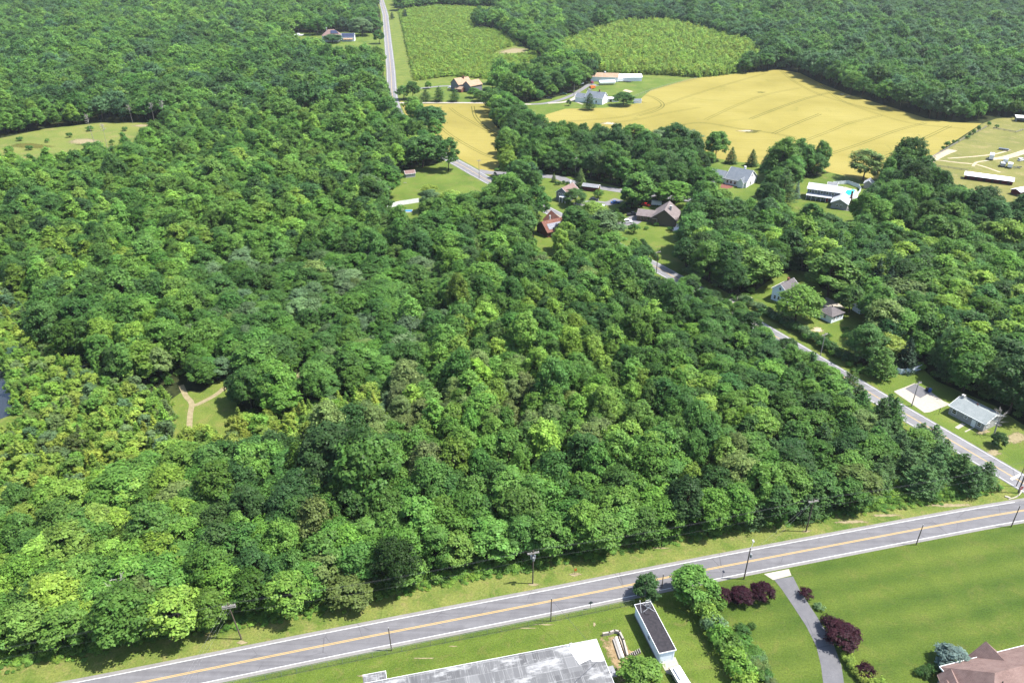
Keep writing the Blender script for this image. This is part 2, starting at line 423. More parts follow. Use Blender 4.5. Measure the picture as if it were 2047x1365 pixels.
YARDS = {'block_yard': 'yard', 'farm_yard': 'yard', 'pool_yard': 'yard', 'gable_yard': 'yard', 'brown_yard': 'yard', 'grey_yard': 'yard', 'red_yard': 'yard',
         'left_yard': 'yard', 'homestead': 'yard', 'tan_lot': 'yard', 'solar_lot': 'yard', 'meadow': 'meadow', 'paddock': 'paddock', 'plant_a': 'rough_grass', 'plant_b': 'rough_grass', 'far_field': 'meadow'}
for i, (k, v) in enumerate(YARDS.items()):
    sheet({'meadow': 'meadow', 'paddock': 'paddock'}.get(v, 'lawn' if v == 'yard' else 'rough_grass'), CLEAR[k], .0245 + .0006 * i, M[v])
sheet('wheat_field', CLEAR['wheat_near'][:6] + CLEAR['wheat_near'][6:7] + offset([q for q in SIDE if 425 < q[1] < 640], 5.2)[::-1], .034, M['wheat'])
sheet('wheat_field', CLEAR['wheat_far'], .034, M['wheat'])
sheet('pond', CLEAR['pond'], .03, M['water']); sheet('brook', CLEAR['brook'], .03, M['water'])
sheet('rough_grass', THICKET, .015, M['rough_grass']); sheet('rough_grass', CLEAR['glade'], .021, M['rough_grass'])
soft_sheet('bare_ground', PP([(985, 110), (1000, 101), (1030, 94), (1062, 97), (1052, 109), (1015, 112)]), .05, 'sand_path')
sheet('crop_patch', PP([(1040, 128), (1075, 120), (1098, 126), (1095, 145), (1060, 150)]), .05, M['rough_grass'])
CLEAR['bare'] = PP([(980, 113), (1000, 99), (1030, 92), (1066, 95), (1056, 112), (1015, 115)])
CLEAR['crop_patch'] = PP([(1040, 128), (1075, 118), (1100, 126), (1097, 147), (1060, 152)])
# wheel tracks and thin or bare spots in the wheat
def tracks(pts, gap=2.0, w=.5):
    l = smooth(PP(pts), 8); mb = MB()
    for d in (gap / 2, -gap / 2): w_ = w * 1.3; ribbon(mb, l, d + w_ / 2, d - w_ / 2, .045)
    tag(mb.build('wheel_track', M['wheel_track']), kind='structure')
tracks([(945, 213), (951, 235), (975, 258), (1005, 273)])
tracks([(900, 216), (915, 228), (950, 248), (985, 268), (1004, 285)], 2, .35)
tracks([(850, 218), (868, 240), (900, 270), (960, 305), (995, 318)], 2, .35)
tracks([(845, 212), (870, 218), (880, 222)], 2, .35)
tracks([(1275, 232), (1310, 222), (1325, 210), (1310, 197), (1290, 190)], 2.2, .5)
tracks([(1260, 195), (1278, 203), (1290, 207)], 2.2, .5)
tracks([(1110, 245), (1180, 240), (1250, 233), (1320, 213), (1370, 195), (1450, 170), (1530, 147)], 2, .35)
tracks([(1500, 238), (1560, 215), (1610, 198), (1660, 185)], 2.2, .5)
tracks([(1410, 240), (1470, 212), (1530, 190), (1600, 176)], 2.2, .35)
tracks([(1545, 268), (1590, 248), (1640, 228)], 2.2, .45)
tracks([(1600, 285), (1660, 262), (1700, 246), (1760, 232)], 2.2, .35)
tracks([(1660, 308), (1720, 288), (1790, 262), (1850, 246)], 2.2, .4)
tracks([(1760, 318), (1830, 285), (1900, 252)], 2.2, .4)
tracks([(1640, 168), (1680, 200), (1760, 230), (1830, 248), (1930, 258)], 2.0, .35)
tracks([(1560, 141), (1590, 165), (1640, 190), (1700, 208), (1770, 225)], 2.0, .35)
tracks([(1330, 256), (1400, 246), (1480, 258), (1540, 266), (1590, 275)], 2.0, .45)
tracks([(1200, 247), (1270, 240), (1340, 225), (1400, 215)], 2.0, .3)
def blob(cx, cy, rx, ry, seed, n=26):
    r = random.Random(seed); ph = [r.uniform(0, 6.28) for _ in range(4)]
    return PP([(cx + rx * math.cos(a) * (1 + .18 * math.sin(3 * a + ph[0]) + .1 * math.sin(5 * a + ph[1])), cy + ry * math.sin(a) * (1 + .2 * math.sin(2 * a + ph[2]) + .1 * math.sin(7 * a + ph[3])))
               for a in [2 * math.pi * i / n for i in range(n)]])
soft_sheet('thin_crop', blob(1500, 263, 24, 3.6, 5), .042, 'wheel_track')
for i, (x, y, a, b) in enumerate([(1491, 262, 17, 2.2), (1072, 238, 7, 1.2), (1218, 247, 17, 3.0), (1095, 243, 8, 1.0), (1066, 251, 8, 1.6), (1683, 189, 8, 1.2), (1695, 193, 6, .8)]):
    soft_sheet('bare_ground', blob(x, y, a, b, i), .048, 'bare_soil')
soft_sheet('thin_crop', blob(1521, 185, 10, 1.6, 9), .042, 'wheel_track')
soft_sheet('bare_ground', blob(168, 283, 40, 6, 21), .046, 'sand_path'); soft_sheet('bare_ground', blob(60, 292, 50, 6, 22), .047, 'wheel_track'); soft_sheet('bare_ground', blob(285, 252, 26, 3, 23), .046, 'sand_path')
# paddock tracks, paths, driveways
def path(name, pts, w, m, z=.056, n=6):
    mb = MB(); ribbon(mb, smooth(PP(pts), n), w / 2, -w / 2, z); return tag(mb.build(name, M[m]), kind='structure')
path('dirt_track', [(1843, 334), (1858, 322), (1885, 308), (1905, 300)], 5.5, 'bare_soil', .05)
path('dirt_track', [(1870, 320), (1920, 326), (1955, 330), (2000, 345)], 1.6, 'bare_soil', .051)
path('dirt_track', [(1895, 317), (1950, 313), (1990, 308), (2020, 300)], 1.6, 'bare_soil', .052)
path('dirt_track', [(1945, 333), (1952, 325), (1975, 321), (1990, 318)], 1.6, 'bare_soil', .053)
path('dirt_track', [(1975, 318), (2010, 315), (2060, 300)], 5, 'bare_soil', .054)
path('footpath', [(378, 862), (380, 830), (383, 806), (372, 792), (362, 770)], 1.6, 'sand_path')
path('footpath', [(383, 812), (400, 806), (430, 790), (448, 776), (470, 760)], 1.6, 'sand_path', .057)
path('footpath', [(596, 800), (584, 772), (590, 757), (612, 740), (630, 722)], 2.2, 'sand_path')
path('footpath', [(522, 610), (530, 600), (536, 592)], 1.8, 'sand_path'); path('footpath', [(470, 560), (474, 550), (476, 542)], 1.8, 'sand_path')
path('footpath', [(325, 708), (338, 700), (345, 690)], 2.6, 'dirt')
FOOT = [PP([(378, 870), (380, 830), (383, 806), (372, 792), (362, 770)]), PP([(383, 812), (400, 806), (430, 790), (452, 774)]), PP([(596, 805), (584, 772), (590, 757), (614, 738)]),
        PP([(520, 614), (536, 590)]), PP([(468, 563), (477, 540)]), PP([(320, 714), (347, 690)]), PP([(795, 680), (815, 665)])]
drive = smooth(PP([(1572, 1136), (1585, 1165), (1612, 1205), (1635, 1245), (1652, 1285), (1662, 1330), (1668, 1380)]), 8)
mb = MB(); strip_mesh(mb, PP([(1585, 1152), (1598, 1178), (1623, 1217), (1650, 1258), (1668, 1292), (1682, 1330), (1690, 1385)]), PP([(1547, 1158), (1563, 1178), (1588, 1215), (1612, 1252), (1632, 1292), (1641, 1330), (1648, 1385)]), .066)
tag(mb.build('driveway', M['asphalt_drive']), kind='structure')
mb = MB(); mb.add([(*P(1527, 1147), .07), (*P(1577, 1137), .07), (*P(1582, 1150), .07), (*P(1545, 1159), .07)], [(0, 1, 2, 3)]); o = mb.build('driveway_apron', M['concrete']); tag(o, kind='structure')
sheet('parking_pad', PP([(1787, 782), (1806, 775), (1871, 795), (1900, 808), (1858, 824), (1835, 815), (1828, 795)]), .05, M['concrete'])
sheet('parking_pad', PP([(1787, 783), (1828, 766), (1856, 780), (1893, 807), (1856, 824), (1848, 825)]), .052, M['concrete'])
sheet('driveway', PP([(1809, 777), (1829, 767), (1862, 783), (1840, 796)]), .058, M['asphalt_drive'])
path('garden_path', [(1912, 856), (1927, 847)], 1.1, 'concrete'); path('garden_path', [(1929, 863), (1955, 850)], .4, 'concrete')
soft_sheet('bare_ground', blob(1965, 862, 16, 8, 4), .045, 'sand_path')
soft_sheet('bare_ground', blob(2030, 875, 26, 12, 14), .046, 'sand_path'); soft_sheet('bare_ground', blob(1985, 905, 18, 7, 15), .047, 'sand_path')
soft_sheet('bare_ground', blob(1634, 659, 14, 6.5, 2), .045, 'bare_soil')
sheet('driveway', PP([(1638, 606), (1652, 594), (1670, 602), (1690, 616), (1668, 622), (1648, 616)]), .05, M['concrete'])
path('garden_path', [(1458, 603), (1478, 597), (1500, 593)], 3.0, 'gravel')
path('driveway', [(1060, 209), (1090, 207), (1120, 200), (1145, 190), (1165, 178), (1180, 169), (1195, 172)], 4.2, 'asphalt_pale')
path('driveway', [(1095, 207), (1130, 204), (1150, 196), (1158, 186)], 4.0, 'gravel', .06)
path('driveway', [(797, 206), (850, 206), (930, 206), (1000, 207), (1062, 209)], 4.0, 'gravel', .062)
path('driveway', [(794, 179), (830, 178), (880, 173), (912, 172)], 4.0, 'asphalt_pale', .062)
path('garden_path', [(1145, 202), (1165, 209)], 1.6, 'concrete')
sheet('driveway', PP([(1222, 448), (1262, 432), (1300, 421), (1310, 424), (1276, 448), (1225, 456)]), .055, M['asphalt_pale'])
path('driveway', [(1395, 405), (1390, 392), (1396, 378), (1410, 368), (1432, 362)], 5.0, 'asphalt_drive')
sheet('driveway', PP([(1677, 420), (1688, 405), (1716, 412), (1696, 422)]), .055, M['asphalt_drive'])
path('driveway', [(1150, 410), (1180, 405), (1215, 407), (1238, 399)], 6.0, 'asphalt_pale')
soft_sheet('bare_ground', PP([(1196, 1276), (1205, 1268), (1236, 1264), (1252, 1282), (1262, 1300), (1290, 1300), (1285, 1308), (1260, 1320), (1252, 1372), (1232, 1372)]), .05, 'dirt')
sheet('parking_pad', PP([(1318, 1318), (1350, 1313), (1362, 1340), (1345, 1349), (1332, 1345)]), .055, M['concrete'])
for i, (x, y, a, b) in enumerate([(1090, 1248, 26, 1.6), (1055, 1255, 20, 1.5), (850, 1315, 26, 1.8), (905, 1291, 12, 1.2), (735, 1352, 22, 4), (1188, 1247, 3, 7), (1705, 1043, 40, 3.5), (1770, 1030, 35, 3.5), (1900, 1010, 60, 3.5), (1320, 1095, 20, 2), (1150, 1148, 16, 4), (1066, 1168, 14, 4), (484, 1283, 12, 4), (1612, 1062, 12, 3)]):
    soft_sheet('bare_ground', blob(x, y, a, b, 40 + i), .036 + .0005 * i, 'sand_path')
# ------------------------------------------------------------------ buildings
noisy('white_siding', (.70, .72, .74), (.80, .81, .82), 6, .7, .3, stretch=(.2, .2, 6), obj=True)
noisy('grey_siding', (.40, .39, .37), (.48, .47, .45), 6, .7, .3, stretch=(.2, .2, 6), obj=True)
noisy('blue_siding', (.72, .78, .86), (.82, .87, .92), 6, .7, .3, stretch=(.2, .2, 6), obj=True)
noisy('wood_siding', (.13, .10, .07), (.22, .17, .12), 4, .85, .15, stretch=(6, 6, .2), obj=True)
noisy('tan_siding', (.40, .33, .24), (.50, .42, .32), 5, .8, .2, obj=True)
noisy('slate_siding', (.22, .23, .26), (.30, .31, .34), 5, .8, .2, obj=True)
noisy('red_boards', (.10, .012, .018), (.17, .03, .035), 5, .8, .2, stretch=(6, 6, .3), obj=True)
noisy('trim_white', (.78, .78, .77), (.84, .84, .83), 3, .5, .3, obj=True)
noisy('brick', (.20, .08, .06), (.30, .14, .10), 6, .9, .1, obj=True)
def shingles(name, a, b, c):
    m = mat(name, rough=.9, spec=.15); n = N(m); o = n.pos((1, 1, 1), 0, True)
    bk = n.node('ShaderNodeTexBrick'); bk.inputs['Scale'].default_value = 1.0; bk.inputs['Brick Width'].default_value = .5; bk.inputs['Row Height'].default_value = .16
    bk.inputs['Mortar Size'].default_value = .012; bk.inputs['Color1'].default_value = (*a, 1); bk.inputs['Color2'].default_value = (*b, 1); bk.inputs['Mortar'].default_value = (*[q * .6 for q in a], 1)
    n.link(o, bk.inputs['Vector'])
    n.color(n.mix(n.ramp(n.noise(o, .55, 6, .7), [(.4, 0.0), (.75, .75)]), bk.outputs['Color'], c)); M[name] = m
shingles('roof_grey', (.27, .28, .30), (.33, .34, .36), (.40, .40, .41))
shingles('roof_blue_grey', (.27, .31, .31), (.34, .375, .375), (.41, .435, .43))
shingles('roof_slate', (.17, .20, .24), (.22, .25, .29), (.28, .30, .33))
shingles('roof_brown', (.23, .145, .13), (.29, .19, .165), (.36, .26, .235))
shingles('roof_dark', (.13, .115, .12), (.18, .16, .165), (.23, .21, .21))
shingles('roof_taupe', (.20, .165, .165), (.26, .215, .21), (.32, .28, .27))
shingles('roof_red', (.19, .075, .055), (.25, .11, .08), (.30, .16, .12))
shingles('roof_tan', (.42, .27, .17), (.50, .34, .23), (.55, .42, .31))
shingles('roof_orange', (.36, .16, .09), (.44, .22, .13), (.48, .30, .2))
shingles('roof_plum', (.23, .15, .13), (.29, .19, .17), (.36, .25, .22))
noisy('roof_metal', (.52, .54, .58), (.64, .65, .68), 1.2, .45, .5, stretch=(.3, 3, 1), obj=True)
noisy('roof_white', (.74, .74, .74), (.84, .84, .83), .6, .7, .3, obj=True)
noisy('tar_roof', (.030, .028, .033), (.058, .052, .058), 1.6, .9, .15, obj=True, bump=.2)
def block_wall():
    m = mat('block_wall', rough=.9, spec=.1); n = N(m); o = n.pos((1, 1, 1), 0, True)
    sp_ = n.node('ShaderNodeSeparateXYZ'); n.link(o, sp_.inputs[0]); cb = n.node('ShaderNodeCombineXYZ')
    n.link(n.math('ADD', sp_.outputs[0], sp_.outputs[1]), cb.inputs[0]); n.link(sp_.outputs[2], cb.inputs[1])
    bk = n.node('ShaderNodeTexBrick'); bk.inputs['Brick Width'].default_value = .8; bk.inputs['Row Height'].default_value = .4; bk.inputs['Mortar Size'].default_value = .02; bk.inputs['Scale'].default_value = 1
    for k, c in (('Color1', (.42, .40, .38)), ('Color2', (.55, .53, .51)), ('Mortar', (.62, .60, .58))): bk.inputs[k].default_value = (*c, 1)
    n.link(cb.outputs[0], bk.inputs['Vector']); n.color(bk.outputs['Color']); M['block_wall'] = m
block_wall()
def membrane():
    """patched and brushed-on white coating over grey roofing sheets"""
    m = mat('coated_roof', rough=.75, spec=.3); n = N(m); o = n.pos((1, 1, 1), 0, True)
    bk = n.node('ShaderNodeTexBrick'); bk.inputs['Scale'].default_value = 1.0; bk.inputs['Brick Width'].default_value = 7; bk.inputs['Row Height'].default_value = 2.4; bk.inputs['Mortar Size'].default_value = .05
    for k, c in (('Color1', (.085, .085, .09)), ('Color2', (.20, .20, .205)), ('Mortar', (.38, .38, .38))): bk.inputs[k].default_value = (*c, 1)
    n.link(n.pos((1, 1, 1), 0, True), bk.inputs['Vector'])
    b2 = n.node('ShaderNodeTexBrick'); b2.inputs['Scale'].default_value = 1.0; b2.inputs['Brick Width'].default_value = 1.3; b2.inputs['Row Height'].default_value = 3.7; b2.inputs['Mortar Size'].default_value = .03
    for k, c in (('Color1', (.11, .11, .115)), ('Color2', (.26, .26, .265)), ('Mortar', (.25, .25, .25))): b2.inputs[k].default_value = (*c, 1)
    n.link(o, b2.inputs['Vector'])
    c = n.mix(.5, bk.outputs['Color'], b2.outputs['Color'])
    s1 = n.noise(n.pos((2.6, .16, 1), 0, True), 1.0, 6, .72, .8)
    c = n.mix(n.ramp(s1, [(.54, 0.0), (.72, .8)]), c, (.44, .44, .44))
    s2 = n.noise(n.pos((.13, .3, 1), 0, True), 1.3, 5, .7)
    c = n.mix(n.ramp(s2, [(.52, 0.0), (.62, .8)]), c, (.45, .45, .45))
    s3 = n.noise(o, .5, 8, .8, .5)
    c = n.mix(n.ramp(s3, [(.62, 0.0), (.74, .5)]), c, (.13, .13, .135))
    n.color(c); M['coated_roof'] = m
membrane()
M['glass'] = mat('glass', (.02, .025, .03), .12, .6)
M['solar'] = mat('solar', (.012, .022, .075), .42, .25)
n = N(M['solar']); bk = n.node('ShaderNodeTexBrick'); bk.offset = 0.0; bk.inputs['Scale'].default_value = 1.0; bk.inputs['Brick Width'].default_value = 1.0; bk.inputs['Row Height'].default_value = 1.6; bk.inputs['Mortar Size'].default_value = .03
for k, c in (('Color1', (.012, .024, .08)), ('Color2', (.014, .03, .10)), ('Mortar', (.25, .27, .3))): bk.inputs[k].default_value = (*c, 1)
n.link(n.pos((1, 1, 1), 0, True), bk.inputs['Vector']); n.color(bk.outputs['Color'])
M['blue_cover'] = mat('blue_cover', (.03, .22, .42), .3, .4)
M['pool_water'] = mat('pool_water', (.03, .55, .55), .1, .5)
M['black'] = mat('black', (.02, .02, .022), .6, .3); M['tyre'] = mat('tyre', (.02, .02, .02), .9, .1)
M['steel'] = mat('steel', (.55, .56, .58), .4, .5, .6); M['galv'] = mat('galv', (.42, .44, .45), .5, .4, .5)
noisy('pole_wood', (.10, .075, .055), (.20, .16, .125), 3, .9, .1, stretch=(4, 4, .3), obj=True)
noisy('grey_wood', (.30, .28, .25), (.42, .39, .36), 3, .9, .1, stretch=(4, 4, .3), obj=True)
noisy('fence_wood', (.16, .12, .08), (.26, .20, .14), 3, .9, .1, obj=True)
M['chrome'] = mat('chrome', (.6, .6, .6), .2, .5, .8)
for k, c in {'paint_white': (.80, .80, .80), 'paint_red': (.45, .012, .015), 'paint_dark': (.03, .035, .05), 'paint_grey': (.12, .13, .15), 'paint_blue': (.03, .12, .42), 'paint_orange': (.72, .20, .04), 'paint_green': (.02, .09, .05), 'paint_silver': (.5, .5, .52), 'paint_maroon': (.16, .02, .045), 'sign_red': (.50, .012, .02), 'sign_orange': (.66, .20, .04), 'paint_pink': (.5, .1, .2), 'ceramic': (.6, .58, .55)}.items(): M[k] = mat(k, c, .35, .5)

def opening(root, kind, side, L, W, u, z, w, h, trim='trim_white', fill='glass', mid=True):
    """window or door standing 30 mm proud of a wall; side F/B (y = -W/2, +W/2) or L/R (x = -L/2, +L/2)"""
    ax = side in 'FB'; s = -1 if side in 'FL' else 1; off = (W if ax else L) / 2 * s
    def put(mb, cu, cz, sw, sh, out, t):
        if ax: mb.box(cu, off + s * out, cz, sw, t, sh)
        else: mb.box(off + s * out, cu, cz, t, sw, sh)
    f = MB(); b = .12
    put(f, u, z + h / 2 + b / 2, w + 2 * b, b, .03, .10); put(f, u, z - h / 2 - b / 2, w + 2 * b, b, .03, .12)
    put(f, u - w / 2 - b / 2, z, b, h, .03, .10); put(f, u + w / 2 + b / 2, z, b, h, .03, .10)
    if mid and kind == 'window': put(f, u, z, w, .06, .05, .05)
    o = f.build(kind, M[trim], root)
    g = MB(); put(g, u, z, w, h, .012, .06); g.build('pane' if kind == 'window' else 'panel', M[fill], o)
    return o
def gable_parts(root, L, W, hw, hr, wall, roof, over=.4, cx=0.0, cy=0.0, rz=0.0, t=.16, z0=0.0, name='wall', rname='roof', fascia='trim_white'):
    """gable block: ridge along local x"""
    c, k = math.cos(rz), math.sin(rz)
    def T(x, y, z): return (cx + x * c - y * k, cy + x * k + y * c, z + z0)
    a, b = L / 2, W / 2
    mb = MB().add([T(-a, -b, 0), T(a, -b, 0), T(a, b, 0), T(-a, b, 0), T(-a, -b, hw), T(a, -b, hw), T(a, b, hw), T(-a, b, hw), T(-a, 0, hw + hr), T(a, 0, hw + hr)],
                  [(3, 2, 1, 0), (0, 1, 5, 4), (2, 3, 7, 6), (1, 2, 6, 9, 5), (3, 0, 4, 8, 7)])
    w = mb.build(name, M[wall], root)
    sl = hr / b; e = b + over; ze = hw - over * sl + t; A = a + over; zr = hw + hr + t
    r = MB(); r.slab([T(-A, -e, ze), T(A, -e, ze), T(A, 0, zr), T(-A, 0, zr)], t).slab([T(-A, 0, zr), T(A, 0, zr), T(A, e, ze), T(-A, e, ze)], t)
    ro = r.build(rname, M[roof], root)
    f = MB()
    for sx in (-1, 1):
        for s in (-1, 1):
            f.slab([T(sx * (A + .02), 0, zr + .02), T(sx * (A + .02), s * (e + .02), ze + .02), T(sx * (A + .09), s * (e + .02), ze + .02), T(sx * (A + .09), 0, zr + .02)], t + .1)
    for s in (-1, 1): f.slab([T(-A, s * (e + .01), ze), T(A, s * (e + .01), ze), T(A, s * (e + .10), ze), T(-A, s * (e + .10), ze)], t)
    f.build('fascia', M[fascia], ro)
    return w, ro
def hip_parts(root, L, W, hw, hr, wall, roof, over=.4, t=.16, cx=0.0, cy=0.0, rl=None):
    a, b = L / 2, W / 2; rl = max(.2, L - W) / 2 if rl is None else rl
    w = MB().box(cx, cy, hw / 2, L, W, hw).build('wall', M[wall], root)
    A, Bq = a + over, b + over; z = hw + .01; zr = hw + hr
    v = [(cx - A, cy - Bq, z), (cx + A, cy - Bq, z), (cx + A, cy + Bq, z), (cx - A, cy + Bq, z), (cx - rl, cy, zr), (cx + rl, cy, zr)]
    v += [(x, y, zz - t) for x, y, zz in v[:4]]
    ro = MB().add(v, [(0, 1, 5, 4), (1, 2, 5), (2, 3, 4, 5), (3, 0, 4), (6, 7, 1, 0), (7, 8, 2, 1), (8, 9, 3, 2), (9, 6, 0, 3), (9, 8, 7, 6)]).build('roof', M[roof], root)
    return w, ro
def chimney(ro, x, y, z0, z1, s=.7, m='brick', cap=True):
    mb = MB().box(x, y, (z0 + z1) / 2, s, s * .8, z1 - z0)
    if cap: mb.box(x, y, z1 + .06, s * 1.25, s * 1.05, .12)
    return mb.build('chimney', M[m], ro)
def vents(ro, spots, m='black'):
    for x, y, z in spots: MB().tube([(x, y, z - .2), (x, y, z + .35)], .11, 8).build('vent_pipe', M[m], ro)

def at(px, py, z=0.0): return P(px, py, z)
# --- narrow black-roofed trailer building
x0, y0 = P(1269, 1208, 3.2); a = R(-75.8); L, W = 12.6, 3.5
ca, sa = math.cos(a), math.sin(a)
t = thing('trailer_building', 'long narrow pale blue building with flat black roof and lattice mast lying on top', 'building', (x0 + ca * L / 2 - sa * W / 2, y0 + sa * L / 2 + ca * W / 2), a)
MB().box(0, 0, 1.52, L - .3, W - .3, 2.9).build('wall', M['blue_siding'], t)
ro = MB().box(0, 0, 3.06, L, W, .16).build('roof', M['tar_roof'], t)
f = MB()
for s in (-1, 1): f.box(0, s * (W / 2 + .04), 3.08, L + .16, .08, .24); f.box(s * (L / 2 + .04), 0, 3.08, .08, W, .24)
f.build('fascia', M['trim_white'], ro)
MB().box(-3.7, -.2, 3.2, 1.0, .9, .12).build('hatch', M['tar_roof'], ro)
opening(t, 'door', 'R', L - .3, W - .3, 0, 1.25, 2.5, 2.2, 'blue_siding', 'blue_siding'); opening(t, 'window', 'F', L - .3, W - .3, 1.2, 1.7, 1.0, .8)
MB().box(0, -W / 2 + .13, .25, L - .3, .05, .4).build('skirting', M['slate_siding'], t)
mb = MB()                                                    # lattice mast section with its long tube lying across the roof end
q = [(-5.3, .1, 3.15), (-4.6, .1, 3.15), (-4.6, 1.1, 3.15), (-5.3, 1.1, 3.15)]
for (x, y, z) in q: mb.tube([(x, y, z), (x * .98 - .1, y * .8 + .1, 5.0)], .04, 5)
for i in range(4):
    (x, y, z), (X, Y, Z) = q[i], q[(i + 1) % 4]
    for h in (3.7, 4.3, 4.9): mb.tube([(x, y, h), (X, Y, h)], .03, 5)
    mb.tube([(x, y, 3.2), (X, Y, 4.3)], .03, 5); mb.tube([(X, Y, 3.7), (x, y, 4.9)], .03, 5)
mb.tube([(-3.6, 1.5, 3.22), (-5.6, -.5, 3.9)], .05, 6); mb.tube([(-4.0, -.9, 3.22), (-4.9, 1.3, 3.5)], .05, 6); mb.tube([(-3.9, -1.3, 3.2), (-5.9, -.9, 4.7)], .06, 6)
m_ = tag(mb.build('antenna_mast', M['steel'], None), 'bright metal lattice mast piece standing on the end of the black roof', 'antenna')
m_.location = t.location; m_.rotation_euler = t.rotation_euler

# --- low building with the patched white flat roof
x0, y0 = P(1192, 1277, 3.6); a = R(13.0); L, W = 46.0, 20.0; ca, sa = math.cos(a), math.sin(a)
t = thing('flat_roofed_building', 'long low building under a patched grey and white flat roof, cut by the bottom edge', 'building', (x0 - ca * L / 2 + sa * W / 2, y0 - sa * L / 2 - ca * W / 2), a)
MB().box(0, 0, 1.7, L - .4, W - .4, 3.4).build('wall', M['grey_siding'], t)
ro = MB().box(0, 0, 3.5, L, W, .2).build('roof', M['coated_roof'], t)
f = MB()
for s in (-1, 1): f.box(0, s * (W / 2 + .03), 3.52, L + .12, .06, .26); f.box(s * (L / 2 + .03), 0, 3.52, .06, W, .26)
f.build('roof_edge', M['trim_white'], ro)
MB().add([(L / 2 - 6.1, W / 2 - .2, 3.612), (L / 2 - .15, W / 2 - .2, 3.612), (L / 2 - .15, W / 2 - 5.2, 3.612), (L / 2 - 2.4, W / 2 - 4.9, 3.612), (L / 2 - 2.6, W / 2 - 4.2, 3.612), (L / 2 - 5.0, W / 2 - 4.9, 3.612), (L / 2 - 5.6, W / 2 - 2.4, 3.612)],
         [(6, 5, 4, 3, 2, 1, 0)]).build('coating_patch', M['roof_white'], ro)
MB().tube([(L / 2 - 5.6, W / 2 - .55, 3.5), (L / 2 - 5.6, W / 2 - .55, 4.5)], .12, 8).tube([(L / 2 - 5.6, W / 2 - .55, 4.4), (L / 2 - 5.2, W / 2 - .55, 4.55)], .12, 8).build('vent_pipe', M['ceramic'], ro)
MB().box(L / 2 + .75, 6.2 - 3.2, 2.5, 1.5, 2.4, .16).build('canopy', M['roof_grey'], t)
MB().box(L / 2 + .5, -.9, .12, 1.2, 5.4, .24).build('ramp', M['concrete'], t)
opening(t, 'door', 'R', L - .4, W - .4, 3.0, 1.1, 1.0, 2.1)
for k in range(8): opening(t, 'window', 'B', L - .4, W - .4, -20 + 5.4 * k, 1.9, 1.6, 1.0)
xb, yb = P(752, 1351, 3.0)
an = thing('roof_hatch_building', 'small square flat-roofed annex next to the long patched roof', 'building', (xb, yb - 1.4), a)
MB().box(0, 0, 1.4, 3.9, 4, 2.8).build('wall', M['grey_siding'], an); ro = MB().box(0, 0, 2.88, 4.3, 4.4, .16).build('roof', M['coated_roof'], an)
MB().box(0, 2.23, 2.9, 4.4, .06, .22).box(2.18, 0, 2.9, .06, 4.4, .22).build('roof_edge', M['trim_white'], ro); opening(an, 'door', 'B', 3.9, 4, 0, 1.1, .9, 2.1)

# retaining steps and timber pit between the two buildings
def timber(name, lab, pts, w, h, m, grp=None):
    mb = MB()
    for (x, y), (X, Y) in zip(PP(pts)[:-1], PP(pts)[1:]): mb.box((x + X) / 2, (y + Y) / 2, h / 2, math.hypot(X - x, Y - y) + w, w, h, math.atan2(Y - y, X - x))
    return tag(mb.build(name, M[m]), lab, 'wall', grp)
timber('retaining_wall', 'curved grey retaining wall around the dirt cut beside the patched flat roof', [(1206, 1270), (1218, 1268), (1228, 1264), (1238, 1266), (1246, 1282), (1254, 1312)], .35, .8, 'concrete')
for i, (p, q, m) in enumerate([((1229, 1276), (1243, 1318), 'grey_wood'), ((1232, 1274), (1246, 1316), 'paint_white'), ((1238, 1273), (1251, 1308), 'sign_orange'), ((1226, 1279), (1239, 1318), 'grey_wood')]):
    x, y = P(*p); X, Y = P(*q)
    tag(MB().box((x + X) / 2, (y + Y) / 2, .22, math.hypot(X - x, Y - y), .32, .36, math.atan2(Y - y, X - x)).build('timber_beam', M['tan_siding' if m == 'sign_orange' else m]), ['grey beam in the dirt cut, second from the retaining wall end', 'white-painted beam in the dirt cut', 'tan beam lying closest to the retaining wall in the dirt cut', 'grey beam in the dirt cut, closest to the flat-roofed building'][i], 'beam', 'beams in the dirt cut')
t = thing('garden_steps', 'short flight of timber steps on the dirt between the two buildings', 'steps', P(1268, 1308))
for i in range(7):
    x, y = P(1257 + 3.6 * i, 1312 - 1.6 * i); MB().box(x - t.location.x, y - t.location.y, .1 + .03 * i, .14, 1.0, .2 + .06 * i, R(12)).build('step', M['grey_wood'], t)

# --- big brown-roofed house in the bottom corner
x0, y0 = P(1879, 1331, 3.4); x1, y1 = P(2022, 1295, 3.4); a = math.atan2(y1 - y0, x1 - x0); L = 24.0; W = 13.0
ca, sa = math.cos(a), math.sin(a)
t = thing('brick_house', 'large house with a mauve-brown shingle roof and small front gables, cut by the corner', 'house', (x0 + ca * L / 2 + sa * W / 2, y0 + sa * L / 2 - ca * W / 2), a)
hip_parts(t, L - .9, W - .9, 3.2, 4.6, 'slate_siding', 'roof_plum', .45, .2, rl=L / 2 - 5.0)
ro = [o for o in t.children if o.name.startswith('roof')][0]
f = MB(); f.box(0, W / 2 + .04, 3.2, L + .1, .08, .3).box(-L / 2 - .04, 0, 3.2, .08, W + .1, .3).build('fascia', M['trim_white'], ro)
vents(ro, [(-2.5, -2.6, 6.3), (2.5, -1.5, 7.0), (-6.5, -1.6, 6.9)]); MB().box(1.0, -2.9, 6.0, .8, .6, .35).build('roof_vent', M['black'], ro)
gable_parts(t, 4.6, 5.2, 2.9, 2.6, 'slate_siding', 'roof_plum', .35, -1.2, W / 2 - 1.5, R(90), z0=0, name='dormer_wall', rname='dormer_roof', fascia='roof_plum')
